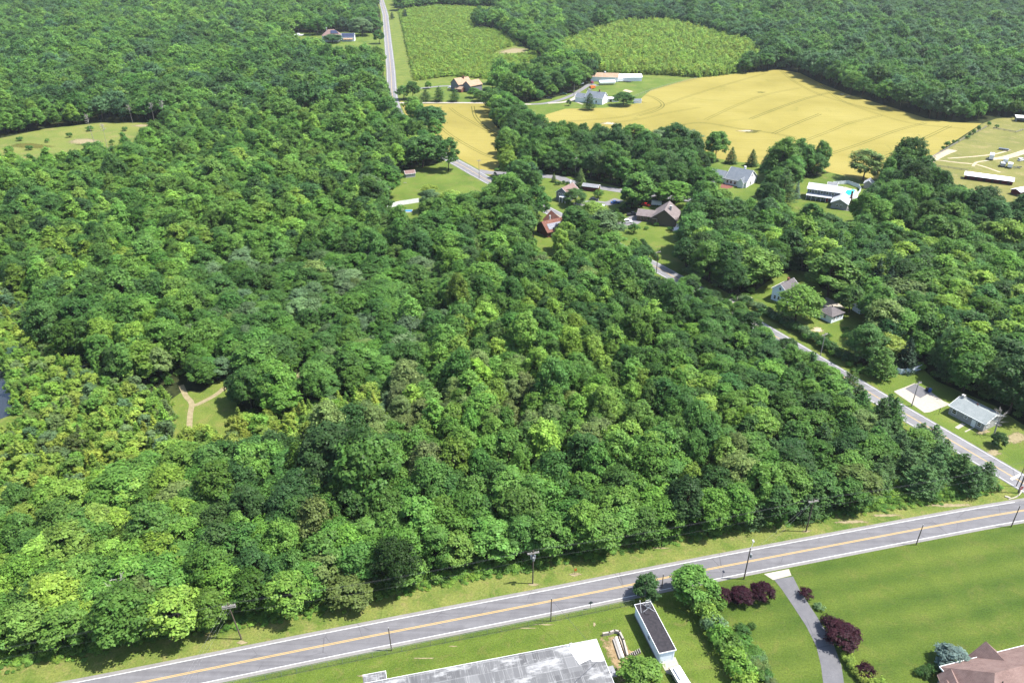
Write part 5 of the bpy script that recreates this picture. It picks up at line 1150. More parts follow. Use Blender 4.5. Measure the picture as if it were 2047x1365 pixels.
# stuff sources: crown and trunk in one mesh, in a collection that is not part of the scene
SRC = bpy.data.collections.new('tree_kinds'); SRC_IDX = {}
def joined(cr, tr):
    m = cr.copy(); nv = len(m.vertices); nf = len(m.polygons)
    co = np.empty(nv * 3, np.float32); m.vertices.foreach_get('co', co)
    lv = np.empty(nf * 4, np.float32); m.attributes['leafv'].data.foreach_get('color', lv); lv = lv.reshape(-1, 4)
    return foliage_mesh('tree', [(co.reshape(-1, 3), lv[:, 0], lv[:, 1])], [tr])
_k = 0
for sp in sorted(SP):
    for j, (cr, tr, tm, h, w) in enumerate(SP[sp]):
        o = bpy.data.objects.new(f'kind_{_k:02d}', joined(cr, tr)); SRC.objects.link(o); SRC_IDX[(sp, j)] = _k; _k += 1
def scatter(name, rows, label=None, cat=None):
    """rows: (x, y, z, species, variant, width scale, height scale, rotation, tint) as ONE object of kind stuff"""
    n = len(rows); m = bpy.data.meshes.new(name); m.vertices.add(n)
    m.vertices.foreach_set('co', np.array([r[:3] for r in rows], np.float32).reshape(-1))
    def attr(nm, typ, key, data): a = m.attributes.new(nm, typ, 'POINT'); a.data.foreach_set(key, np.asarray(data).reshape(-1))
    attr('idx', 'INT', 'value', np.array([SRC_IDX[(r[3], r[4])] for r in rows], np.int32))
    attr('scl', 'FLOAT_VECTOR', 'vector', np.array([(r[5], r[5], r[6]) for r in rows], np.float32))
    attr('rot', 'FLOAT_VECTOR', 'vector', np.array([(0, 0, r[7]) for r in rows], np.float32))
    attr('tint', 'FLOAT_VECTOR', 'vector', np.array([r[8] for r in rows], np.float32))
    o = bpy.data.objects.new(name, m); COL.objects.link(o); tag(o, label, cat, None, 'stuff')
    g = bpy.data.node_groups.new(name, 'GeometryNodeTree')
    g.interface.new_socket('Geometry', in_out='INPUT', socket_type='NodeSocketGeometry'); g.interface.new_socket('Geometry', in_out='OUTPUT', socket_type='NodeSocketGeometry')
    i = g.nodes.new('NodeGroupInput'); q = g.nodes.new('NodeGroupOutput')
    ip = g.nodes.new('GeometryNodeInstanceOnPoints'); ci = g.nodes.new('GeometryNodeCollectionInfo')
    ci.inputs['Collection'].default_value = SRC; ci.inputs['Separate Children'].default_value = True; ci.inputs['Reset Children'].default_value = True
    def na(nm, typ):
        x = g.nodes.new('GeometryNodeInputNamedAttribute'); x.data_type = typ; x.inputs[0].default_value = nm
        return x.outputs[0]
    g.links.new(i.outputs[0], ip.inputs['Points']); g.links.new(ci.outputs[0], ip.inputs['Instance']); ip.inputs['Pick Instance'].default_value = True
    g.links.new(na('idx', 'INT'), ip.inputs['Instance Index']); g.links.new(na('scl', 'FLOAT_VECTOR'), ip.inputs['Scale'])
    er = g.nodes.new('FunctionNodeEulerToRotation'); g.links.new(na('rot', 'FLOAT_VECTOR'), er.inputs[0]); g.links.new(er.outputs[0], ip.inputs['Rotation'])
    g.links.new(ip.outputs[0], q.inputs[0])
    md = o.modifiers.new('instances', 'NODES'); md.node_group = g
    return o
PLANTED = []      # (x, y, radius): spots that scattered trees keep clear of
def tree(name, label, cat, x, y, sp, var, w, h, tint, group=None, rot=0.0, sink=0.0):
    cr, tr, tm, h0, w0 = SP[sp][var % len(SP[sp])]
    t = thing(name, label, cat, (x, y, -sink), rot, group)
    for nm, me in (('crown', cr), ('trunk', tm)):
        o = bpy.data.objects.new(nm, me); COL.objects.link(o); o.parent = t; o.scale = (w / w0, w / w0, h / h0)
        if nm == 'crown': o['tint'] = [float(c) for c in tint]
    return t
G_ = {'dark': (0.051, 0.109, 0.03), 'deep': (0.066, 0.143, 0.032), 'mid': (0.093, 0.186, 0.036), 'light': (0.126, 0.231, 0.042), 'bright': (0.174, 0.278, 0.047), 'yellow': (0.227, 0.3, 0.054), 'blue': (0.066, 0.133, 0.054),
      'olive': (0.131, 0.186, 0.058), 'grey': (0.116, 0.186, 0.077), 'plant': (0.215, 0.325, 0.062), 'purple': (0.036, 0.01, 0.017), 'brown': (0.165, 0.16, 0.08), 'spruce': (0.03, 0.062, 0.034), 'silver': (0.13, 0.2, 0.16), 'pine': (0.073, 0.143, 0.043)}
# ------------------------------------------------------------------ single trees and shrubs that stand out
rs = random.Random(7)
for _p in (p_lean, p_can, p_wire, p_stop, p_thin, s1, s2_, s3, s4, s5): PLANTED.append((_p[0], _p[1] - 1.5, 3.2))
WORD = {'dark': 'dark green', 'deep': 'deep green', 'mid': 'mid green', 'light': 'light green', 'bright': 'bright green', 'yellow': 'yellow green', 'blue': 'bluish green', 'olive': 'olive green', 'grey': 'grey green', 'pine': 'dusky green'}
def planted(name, label, cat, px, py, sp, w, h, tint, var=None, group=None):
    x, y = P(px, py); PLANTED.append((x, y, w * .5))
    tn = [c * rs.uniform(.92, 1.08) for c in G_[tint]]
    return tree(name, label, cat, x, y, sp, rs.randrange(6) if var is None else var, w, h, tn, group, rs.uniform(0, 6.28))
B = 'broadleaf'
SINGLES = [
 # near lots
 ('evergreen_tree', 'small dark evergreen between the main road and the narrow black-roofed building', 1292, 1196, 'oval', 4.4, 6.6, 'dark'),
 ('broadleaf_tree', 'tall vine-covered tree at the road end of the hedgerow by the driveway', 1384, 1198, B, 8.0, 8.5, 'light'),
 ('broadleaf_tree', 'round light green tree beside the patched white flat roof at the bottom edge', 1282, 1372, B, 7.2, 6.5, 'light'),
 ('purple_tree', 'smallest of the three purple-leaved trees in a row near the driveway entrance', 1446, 1200, B, 3.0, 3.2, 'purple'),
 ('purple_tree', 'middle one of the three purple-leaved trees in a row near the driveway entrance', 1480, 1203, B, 4.0, 3.8, 'purple'),
 ('purple_tree', 'purple-leaved tree of the row of three, the one closest to the concrete driveway apron', 1520, 1196, B, 4.3, 4.0, 'purple'),
 ('purple_shrub', 'purple shrub alone on the lawn side of the driveway, next to a grey bare shrub', 1610, 1192, 'shrub', 3.6, 2.2, 'purple'),
 ('purple_shrub', 'dark purple shrub overlapped by the big purple tree beside the curved driveway', 1655, 1252, 'shrub', 3.8, 3.0, 'purple'),
 ('purple_tree', 'largest purple-leaved tree, casting its shadow on the curved driveway', 1681, 1284, B, 5.8, 4.4, 'purple'),
 ('purple_shrub', 'purple shrub behind the yellow-green hedge at the bottom of the driveway', 1728, 1348, 'shrub', 4.2, 2.6, 'purple'),
 ('grey_shrub', 'thin grey shrub between the purple shrubs along the driveway', 1637, 1216, 'shrub', 2.6, 1.3, 'grey'),
 ('round_shrub', 'single low dark green shrub in the middle of the lawn by the hedgerow', 1503, 1254, 'shrub', 1.9, 1.3, 'deep'),
 ('blue_spruce', 'pale blue spruce at the corner of the large brown-roofed house', 1897, 1330, 'oval', 4.8, 4.6, 'silver'),
 ('small_tree', 'feathery light green small tree on the lawn near the bottom of the picture', 1760, 1385, 'shrub', 4.6, 2.6, 'bright'),
 ('round_shrub', 'green shrub at the tip of the yellow-green hedge by the driveway', 1689, 1306, 'shrub', 1.8, 1.5, 'mid'),
 ('conical_shrub', 'dark conical evergreen shrub beside the bare dead tree', 1993, 892, 'oval', 3.2, 4.6, 'dark'),
 # farm yard by the side road
 ('maple_tree', 'large bright maple in front of the white two-storey farmhouse', 1590, 642, B, 13.5, 13.5, 'light'),
 ('maple_tree', 'dark green maple beside the pale driveway behind the hip-roofed garage', 1697, 625, B, 9.5, 10.5, 'deep'),
 ('maple_tree', 'huge spreading green maple behind the farmhouse driveway', 1655, 592, B, 17, 17, 'mid'),
 ('broadleaf_tree', 'big rounded green tree behind the farmhouse gable', 1508, 572, B, 15, 14.5, 'light'),
 ('evergreen_tree', 'black-green spruce beside the huge maple, the narrower of a pair', 1744, 594, 'spruce', 8, 16, 'spruce'),
 ('evergreen_tree', 'black-green spruce, the broader of a pair behind the olive domed oak', 1768, 600, 'spruce', 9, 14, 'spruce'),
 ('oak_tree', 'olive domed oak with a smooth round top beside the grey shed', 1796, 630, B, 15.5, 14, 'olive'),
 ('broadleaf_tree', 'vivid yellow-green tree, the brightest one beside the farmhouse lawn', 1772, 720, B, 8.5, 9.5, 'yellow'),
 ('evergreen_tree', 'dark bluish evergreen right behind the grey fence of the parking pad yard', 1806, 738, 'spruce', 8.5, 11.5, 'spruce'),
 ('pine_tree', 'layered green pine leaning over the side road by the parking pad', 1757, 755, 'pine', 8.5, 10.5, 'mid'),
 ('round_shrub', 'round green shrub alone on the lawn below the bare oval', 1655, 678, 'shrub', 2.8, 2.6, 'mid'),
 ('cedar_hedge', 'clipped dark cedar hedge beside the pale farm driveway', 1635, 606, 'shrub', 4.2, 3.4, 'dark'),
 ('broadleaf_tree', 'bright green tree beside the pale road piece far to the right', 1850, 535, B, 13, 13, 'bright'),
 # pool house, gable house, brown house
 ('pine_tree', 'tall soft pine to the left of the pool house', 1562, 410, 'pine', 14, 19, 'pine'),
 ('blue_spruce', 'slim bluish spruce at the left end of the pool house', 1591, 397, 'spruce', 4.6, 9.0, 'silver'),
 ('broadleaf_tree', 'open olive tree standing alone against the wheat behind the pool fence', 1725, 360, B, 15, 16, 'olive'),
 ('evergreen_tree', 'dark evergreen on the field edge, closest to the white gabled house', 1502, 332, 'spruce', 8, 9.6, 'dark'),
 ('evergreen_tree', 'dark evergreen between the pair by the field and the broadleaf clump', 1528, 340, 'spruce', 7.2, 9.0, 'dark'),
 ('evergreen_tree', 'broad dark evergreen on its own left of the white gabled house', 1461, 327, 'spruce', 8, 9.6, 'dark'),
 ('broadleaf_tree', 'small bright tree on the lawn edge by the grey lane', 1443, 411, B, 8.5, 8.5, 'light'),
 ('broadleaf_tree', 'spreading tree over the dark driveway of the white gabled house', 1408, 380, B, 13, 12, 'mid'),
 ('broadleaf_tree', 'tall pointed green tree at the wheat edge between two gardens', 1430, 322, B, 12, 18, 'mid'),
 ('broadleaf_tree', 'round tree at the wheat edge next to the willow', 1372, 305, B, 14, 13, 'grey'),
 ('broadleaf_tree', 'full round tree standing against the wheat right of the dense grove', 1266, 303, B, 17, 17, 'mid'),
 ('willow_tree', 'pale grey-green willow in front of the wheat field', 1312, 310, B, 13, 14, 'grey'),
 ('purple_tree', 'purple-leaved tree beside the brick-red roof', 1366, 326, B, 6, 5.5, 'purple'),
 ('broadleaf_tree', 'bright green maple beside the red car', 1347, 412, B, 15, 13, 'light'),
 ('broadleaf_tree', 'dark rounded tree at the right end of the brown house', 1385, 437, B, 9.5, 8, 'mid'),
 ('round_shrub', 'large round clipped shrub on the lawn below the white car', 1267, 466, 'shrub', 6.2, 5.0, 'deep'),
 ('broadleaf_tree', 'small tree at the driveway mouth left of the white car', 1236, 452, B, 5, 6.5, 'mid'),
 ('round_shrub', 'small round shrub in front of the brown house wall', 1312, 452, 'shrub', 2.8, 2, 'mid'),
 ('round_shrub', 'low round shrub on the lawn near the big clipped shrub', 1292, 459, 'shrub', 2.6, 1.6, 'mid'),
 ('round_shrub', 'dark shrub by the white patio of the brown house', 1340, 461, 'shrub', 3.4, 2.2, 'deep'),
 # around the small grey house
 ('broadleaf_tree', 'dark round tree hiding the right half of the little grey house', 1150, 412, B, 9.5, 9, 'deep'),
 ('evergreen_tree', 'yellowish evergreen beside the lane and the dark red shed', 1160, 374, 'spruce', 7, 10, 'olive'),
 ('purple_tree', 'small purple tree on the lawn left of the little grey house', 1082, 384, B, 3.4, 3.4, 'purple'),
 ('pine_tree', 'broad pale pine at the junction of lane and side road', 1062, 372, 'pine', 13, 13, 'blue'),
 ('evergreen_tree', 'small rounded evergreen beside the lane, next to the pale pine', 1107, 364, 'spruce', 3.6, 5, 'olive'),
 ('round_shrub', 'dark round shrub by the parked cars of the lane', 1196, 396, 'shrub', 6, 5, 'mid'),
 # left yard
 ('small_tree', 'small yellow-leaved tree on the mown lawn with the shed', 858, 388, B, 7, 5, 'yellow'),
 ('poplar_tree', 'separate dark pointed tree at the road edge beside the near wheat field', 897, 342, 'poplar', 10, 19, 'deep'),
 ('broadleaf_tree', 'big dark tree behind the small garden shed', 845, 335, B, 19, 19, 'deep'),
 ('oak_tree', 'large grey-green oak at the left corner of the mown lawn', 738, 410, B, 16, 15, 'grey'),
 ('evergreen_tree', 'dark evergreen row tree nearest the side road below the mown lawn', 1000, 392, 'spruce', 6.5, 7, 'dark'),
 ('evergreen_tree', 'dark evergreen row tree nearest the mown lawn', 982, 393, 'spruce', 6.5, 7, 'dark'),
 ('evergreen_tree', 'dark evergreen hiding the bend of the side road above the red-roofed shed', 1022, 399, 'spruce', 7, 8, 'dark'),
 ('evergreen_tree', 'last dark evergreen of the row, beside the pale pine', 1044, 406, 'spruce', 7, 8, 'dark'),
 ('broadleaf_tree', 'bushy bright tree between the little orange-roofed shed and the side road', 1062, 428, B, 8.5, 7.5, 'bright'),
 ('broadleaf_tree', 'broad pale-leaved tree below the little grey house', 1185, 452, B, 12, 12, 'bright'),
 ('broadleaf_tree', 'big fluffy tree between the solar-panel house and the clipped shrub lawn', 1205, 492, B, 15, 16, 'grey'),
 ('broadleaf_tree', 'broad bright tree at the lower right end of the mown lawn', 905, 428, B, 13, 12, 'bright'),
 ('broadleaf_tree', 'thin grey-green tree over the end of the white vinyl fence', 862, 424, B, 9, 11, 'grey'),
 ('broadleaf_tree', 'second broad bright tree, between mown lawn and dark evergreen row', 955, 428, B, 12, 11, 'light'),
 # homestead and beyond
 ('evergreen_tree', 'round dark evergreen in front of the white farmhouse', 1178, 220, 'pine', 10, 12, 'dark'),
 ('round_shrub', 'small dark tree on the farm lawn beside the driveway', 1137, 212, 'shrub', 4.6, 5, 'dark'),
 ('broadleaf_tree', 'wide tree at the wheat edge behind the farmhouse', 1246, 211, B, 14, 10, 'deep'),
 ('broadleaf_tree', 'lowest tree of the clump growing in the wheat', 1014, 262, B, 12, 15, 'mid'),
 ('broadleaf_tree', 'leading dark tree of the clump between the two wheat fields', 1003, 246, B, 13, 16, 'deep'),
 ('broadleaf_tree', 'tall tree at the back of the clump between the two wheat fields', 1025, 238, B, 13, 16, 'mid'),
 ('broadleaf_tree', 'right-hand dark tree of the clump in the wheat', 1040, 255, B, 12, 16, 'deep'),
 ('broadleaf_tree', 'top tree of the clump in the wheat, beside the farm driveway', 1010, 225, B, 12, 14, 'mid'),
 ('small_tree', 'brownish small tree at the foot of the clump in the wheat', 1020, 266, 'shrub', 6, 5, 'brown'),
 ('evergreen_tree', 'tree next to the far road on the lawn of the tan-roofed house', 825, 199, B, 10, 14, 'deep'),
 ('evergreen_tree', 'dark round tree left of the centre of the tan-roofed house lawn', 851, 203, 'pine', 9, 9, 'dark'),
 ('evergreen_tree', 'dark cone-shaped tree on the lawn between two rounder ones', 878, 203, 'pine', 10, 11, 'deep'),
 ('evergreen_tree', 'dark cone-shaped tree right in front of the tan-roofed house', 909, 203, 'pine', 9, 9.5, 'deep'),
 ('round_shrub', 'small yellowish tree beside the tan house driveway', 856, 178, B, 5, 6, 'light'),
 ('broadleaf_tree', 'round dark tree on the lawn next to the house with the hidden front', 634, 70, B, 20, 18, 'deep'),
 ('broadleaf_tree', 'pale round tree on the lawn beside the solar-roofed garage', 724, 72, B, 23, 20, 'grey'),
 ('broadleaf_tree', 'dark tree at the edge of the far road by the solar-roofed garage', 759, 88, B, 11, 15, 'deep'),
 ('broadleaf_tree', 'low spreading tree hiding the front of the far house', 665, 86, B, 18, 9, 'blue'),
 ('round_shrub', 'tiny dark shrub alone on the far lawn', 632, 85, 'shrub', 5, 5, 'deep'),
 ('evergreen_tree', 'dark lone tree at the back of the young plantation by the far road', 810, 38, 'pine', 10, 12, 'spruce'),
 ('evergreen_tree', 'small dark tree beside the far road at the top of the plantation', 784, 39, 'pine', 7, 9, 'spruce'),
]
for i, (nm, lab, px, py, sp, w, h, tn) in enumerate(SINGLES):
    planted(nm, lab, nm.replace('_', ' '), px, py, sp, w, h, tn)
GROVE = [(1077, 178, 14, 15), (1111, 188, 12, 18), (1143, 184, 13, 19), (1126, 178, 12, 16), (1095, 172, 12, 14), (1075, 200, 9, 8), (1050, 200, 9, 8), (1030, 196, 10, 9), (960, 203, 8, 8), (975, 198, 9, 9), (948, 196, 8, 8), (995, 196, 9, 8), (1063, 190, 10, 9), (945, 178, 8, 7), (1040, 180, 11, 12), (1010, 176, 11, 12), (985, 178, 9, 9)]
for i, (px, py, w, h) in enumerate(GROVE):
    planted('broadleaf_tree', 'tree in the loose grove between the tan-roofed house and the white farmhouse', 'broadleaf tree', px, py, B, w, h, ['mid', 'deep', 'mid', 'blue'][i % 4], i, 'trees in the grove between the tan-roofed house and the farmhouse')
for i, (px, py) in enumerate([(1489, 374), (1494, 372), (1499, 369), (1506, 366)]):
    planted('conical_shrub', 'small clipped cone shrub in the row along the white gable wall', 'shrub', px, py, 'spruce', 1.5, 2.6, 'dark', 0, 'cone shrubs along the white gable wall')
for i, (px, py) in enumerate([(1112, 370), (1118, 370), (1127, 368), (1134, 370), (1141, 371)]):
    planted('round_shrub', 'small dark shrub in the row along the lane edge', 'shrub', px, py, 'shrub', 2.2, 2.2, 'dark', 0, 'shrubs along the lane edge')
for i, (px, py) in enumerate([(1840, 325), (1857, 318), (1884, 301), (1892, 294), (1905, 288), (1913, 285), (1933, 277), (1937, 275), (1945, 270), (1955, 263), (1976, 253), (1992, 256)]):
    planted('field_shrub', 'small dark shrub growing in the line of the field fence', 'shrub', px, py, 'shrub', rs.uniform(2, 4), rs.uniform(2, 5), 'deep', 0, 'shrubs in the field fence line')
for i, (px, py) in enumerate([(60, 300), (95, 285), (140, 275), (225, 290), (250, 262), (285, 268), (40, 282), (180, 262), (305, 262), (20, 305)]):
    planted('meadow_shrub', 'scattered scrubby shrub in the far left meadow', 'shrub', px, py, 'shrub', rs.uniform(3, 6), rs.uniform(2, 5), rs.choice(['deep', 'mid', 'grey']), i, 'shrubs scattered in the far left meadow')
# hedgerow south of the road: a run of overgrown bushes, then a low bramble bank
for i, (px, py, w, h, tn) in enumerate([(1398, 1222, 5.2, 4.6, 'light'), (1412, 1243, 5.0, 4.0, 'bright'), (1425, 1262, 5.0, 3.8, 'grey'), (1437, 1282, 5.2, 4.0, 'light'), (1452, 1304, 5.2, 4.0, 'mid'), (1465, 1328, 5.0, 3.8, 'bright'), (1478, 1352, 5.4, 3.6, 'light'), (1492, 1378, 5.4, 3.6, 'bright'), (1436, 1215, 3.0, 2.4, 'light')]):
    planted('overgrown_bush', 'overgrown green bush in the long hedgerow beside the curved driveway', 'bush', px, py, 'shrub', w * 1.15, h * 1.15, tn, i, 'bushes of the hedgerow beside the curved driveway')
for i in range(34):
    t = rs.random(); px = 1462 + t * 75 + rs.uniform(-14, 22); py = 1262 + t * 108 + rs.uniform(-8, 8)
    planted('bramble', 'low olive bramble clump spreading from the hedgerow onto the lawn', 'bramble', px, py, 'shrub', rs.uniform(2.2, 3.6), rs.uniform(1.0, 1.7), rs.choice(['olive', 'mid', 'deep', 'grey']), i, 'bramble clumps beside the hedgerow')
for i, (px, py) in enumerate([(1692, 1318), (1698, 1328), (1706, 1338), (1714, 1349), (1726, 1361), (1740, 1374)]):
    planted('hedge_bush', 'rounded yellow-green bush of the hedge at the bottom end of the driveway', 'bush', px, py, 'shrub', 2.8, 2.0, 'yellow', i, 'bushes of the yellow-green hedge at the driveway')
for i, (px, py) in enumerate([(1836, 1347), (1846, 1343), (1860, 1341), (1872, 1337), (1880, 1334), (1850, 1352)]):
    planted('foundation_shrub', 'dark green shrub against the wall of the large brown-roofed house', 'shrub', px, py, 'shrub', 2.2, 1.6, 'dark', i, 'shrubs along the brown-roofed house')
for k in range(26):
    t = k / 25; px = 1480 + t * 270; py = 606 + t * 152
    if 1700 < px < 1735: continue
    planted('roadside_shrub', 'dusty green shrub of the roadside row between side road and farm lawn', 'shrub', px + rs.uniform(2, 8), py - 3, 'shrub', rs.uniform(4.2, 6.2), rs.uniform(2.8, 4.0), rs.choice(['grey', 'dark', 'dark']), k, 'shrubs in the roadside row by the farm lawn')
for i in range(14):
    planted('garden_plant', 'leafy plant in the oval vegetable bed on the farm lawn', 'plant', 1683 + 34 * rs.random(), 656 + 20 * rs.random(), 'shrub', 2.4, 1.3, 'mid', i, 'plants in the vegetable bed')
for k in range(12):
    t = k / 11; planted('hedge_bush', 'dark clipped bush of the low hedge along the sunlit lawn', 'bush', 1284 + 30 * t, 484 + 36 * t, 'shrub', 2.4, 1.8, 'dark', k, 'bushes of the low hedge along the sunlit lawn')
for k in range(5):
    planted('hedge_bush', 'dark bush of the hedge in front of the wooden fence by the lane', 'bush', 1404 + 7 * k, 415 + 3.4 * k, 'shrub', 3.4, 3.2, 'dark', k, 'bushes of the hedge by the lane')

_l = offset([q for q in SIDE if 450 < q[1] < 640], -9.5)
_seg = np.concatenate([[0], np.cumsum(np.linalg.norm(np.diff(np.array(_l), axis=0), axis=1))])
for k in range(20):
    d_ = 4 + k * 9.3
    if d_ > _seg[-1]: break
    x_, y_ = float(np.interp(d_, _seg, [q[0] for q in _l])), float(np.interp(d_, _seg, [q[1] for q in _l])); PLANTED.append((x_, y_, 4.5))
    tree('broadleaf_tree', 'tall roadside broadleaf tree across the road from the near wheat field', 'broadleaf tree', x_, y_, B, k, rs.uniform(9, 12), rs.uniform(15, 19), [c * rs.uniform(.9, 1.1) for c in G_[['mid', 'deep', 'light', 'deep'][k % 4]]], 'trees lining the road across from the near wheat field', k * 1.3)

# bare dead trees
def snag(name, label, px, py, h, spread, seed, lean=(0, 0), low=.4, thick=1.0):
    r = random.Random(seed); x, y = P(px, py); t = thing(name, label, 'dead tree', (x, y))
    mb = MB(); L = Vector((lean[0], lean[1], 1)).normalized()
    mb.tube([(0, 0, 0), tuple(L * h * .35), tuple(L * h * .7 + Vector((.1 * spread * .2, 0, 0))), tuple(L * h)], [h * .03 * thick, h * .023 * thick, h * .014 * thick, .02], 7); mb.build('trunk', M['dead_wood'], t)
    br = MB()
    for k in range(16):
        f = low + (1 - low) * k / 16; p = L * h * f; a = r.uniform(0, 6.28); l = spread * (1.15 - f * .7) * r.uniform(.6, 1.1)
        q = p + Vector((math.cos(a) * l * .55, math.sin(a) * l * .55, l * .28)); e = p + Vector((math.cos(a + .3) * l, math.sin(a + .3) * l, l * .5))
        br.tube([p, q, e], [h * .008, h * .005, .012], 5)
        for j in range(3):
            w = p.lerp(e, .45 + .2 * j); b = a + r.uniform(-1.2, 1.2); s = l * .4
            br.tube([w, w + Vector((math.cos(b) * s * .6, math.sin(b) * s * .6, s * .4)), w + Vector((math.cos(b) * s, math.sin(b) * s, s * .75))], [h * .005, h * .004, .01], 4)
    br.build('branch', M['dead_wood'], t)
    return t
snag('dead_tree', 'bare grey dead tree standing by the small block house', 1986, 872, 8.5, 3.2, 1, (.05, .12), .45)
snag('dead_tree', 'bleached bare crown poking out of the front row of the wood', 258, 1236, 11.5, 3.4, 2)
for i, (px, py, h) in enumerate([(190, 290, 19), (215, 297, 15), (310, 248, 14), (330, 250, 16), (266, 247, 12)]):
    tag(snag('dead_tree', 'thin bare dead trunk standing in the far left meadow', px, py, h, 3, 10 + i, (rs.uniform(-.12, .05), 0), .7, .3), group='dead trunks in the far left meadow')
PLANTED.append((*P(1986, 872), 3)); PLANTED.append((*P(258, 1236), 2))

# ------------------------------------------------------------------ the woods
rng = np.random.default_rng(2024)
def grid(x0, x1, y0, y1, s, jit=.36):
    nx = int((x1 - x0) / s); ny = int((y1 - y0) / (s * .87))
    gx, gy = np.meshgrid(np.arange(nx), np.arange(ny))
    X = x0 + (gx + (gy % 2) * .5) * s; Y = y0 + gy * s * .87
    return (X + rng.uniform(-jit, jit, X.shape) * s).ravel(), (Y + rng.uniform(-jit, jit, Y.shape) * s).ravel()
def keep(X, Y, z, mx=170, my=70):
    u, v = proj(X, Y, z); u0, v0 = proj(X, Y, 0.0)
    return (u > -mx) & (u < 2047 + mx) & (v0 > -my) & (v < 1365 + 160)
def clear_of(X, Y, pad_side=(4.9, 6.5), skip=()):
    m = np.ones(X.shape, bool)
    for k, poly in CLEAR.items():
        if k not in skip: m &= ~inside(X, Y, poly)
    d, s = line_dist(X, Y, SIDE)
    far_ = Y > 430
    m &= ~((d < np.where(far_, np.where(s > 0, np.where(Y > 640, 19.0, 7.5), np.where(Y > 640, 11.0, 7.0)), np.where(s < 0, pad_side[0], pad_side[1]))))
    d, s = line_dist(X, Y, LANE); m &= d > 4.8
    d, s = line_dist(X, Y, PP([(1826, 338), (1880, 306), (1930, 277), (1972, 255), (2000, 240)])); m &= d > 9
    for f in FOOT:
        d, s = line_dist(X, Y, f); m &= d > 2.2
    return m
def clear_of_planted(X, Y, f=.72):
    m = np.ones(X.shape, bool)
    for x, y, r in PLANTED: m &= np.hypot(X - x, Y - y) > r * f + 2.2
    return m
def lowf(X, Y, s, ph):
    return (np.sin(X / s + ph) + np.sin(Y / s * 1.3 + 2 * ph + np.sin(X / s * .7)) + np.sin((X + Y) / s * .6 + 3 * ph)) / 3
rows = []            # every scattered tree: x, y, species, width, height, tint name, zone
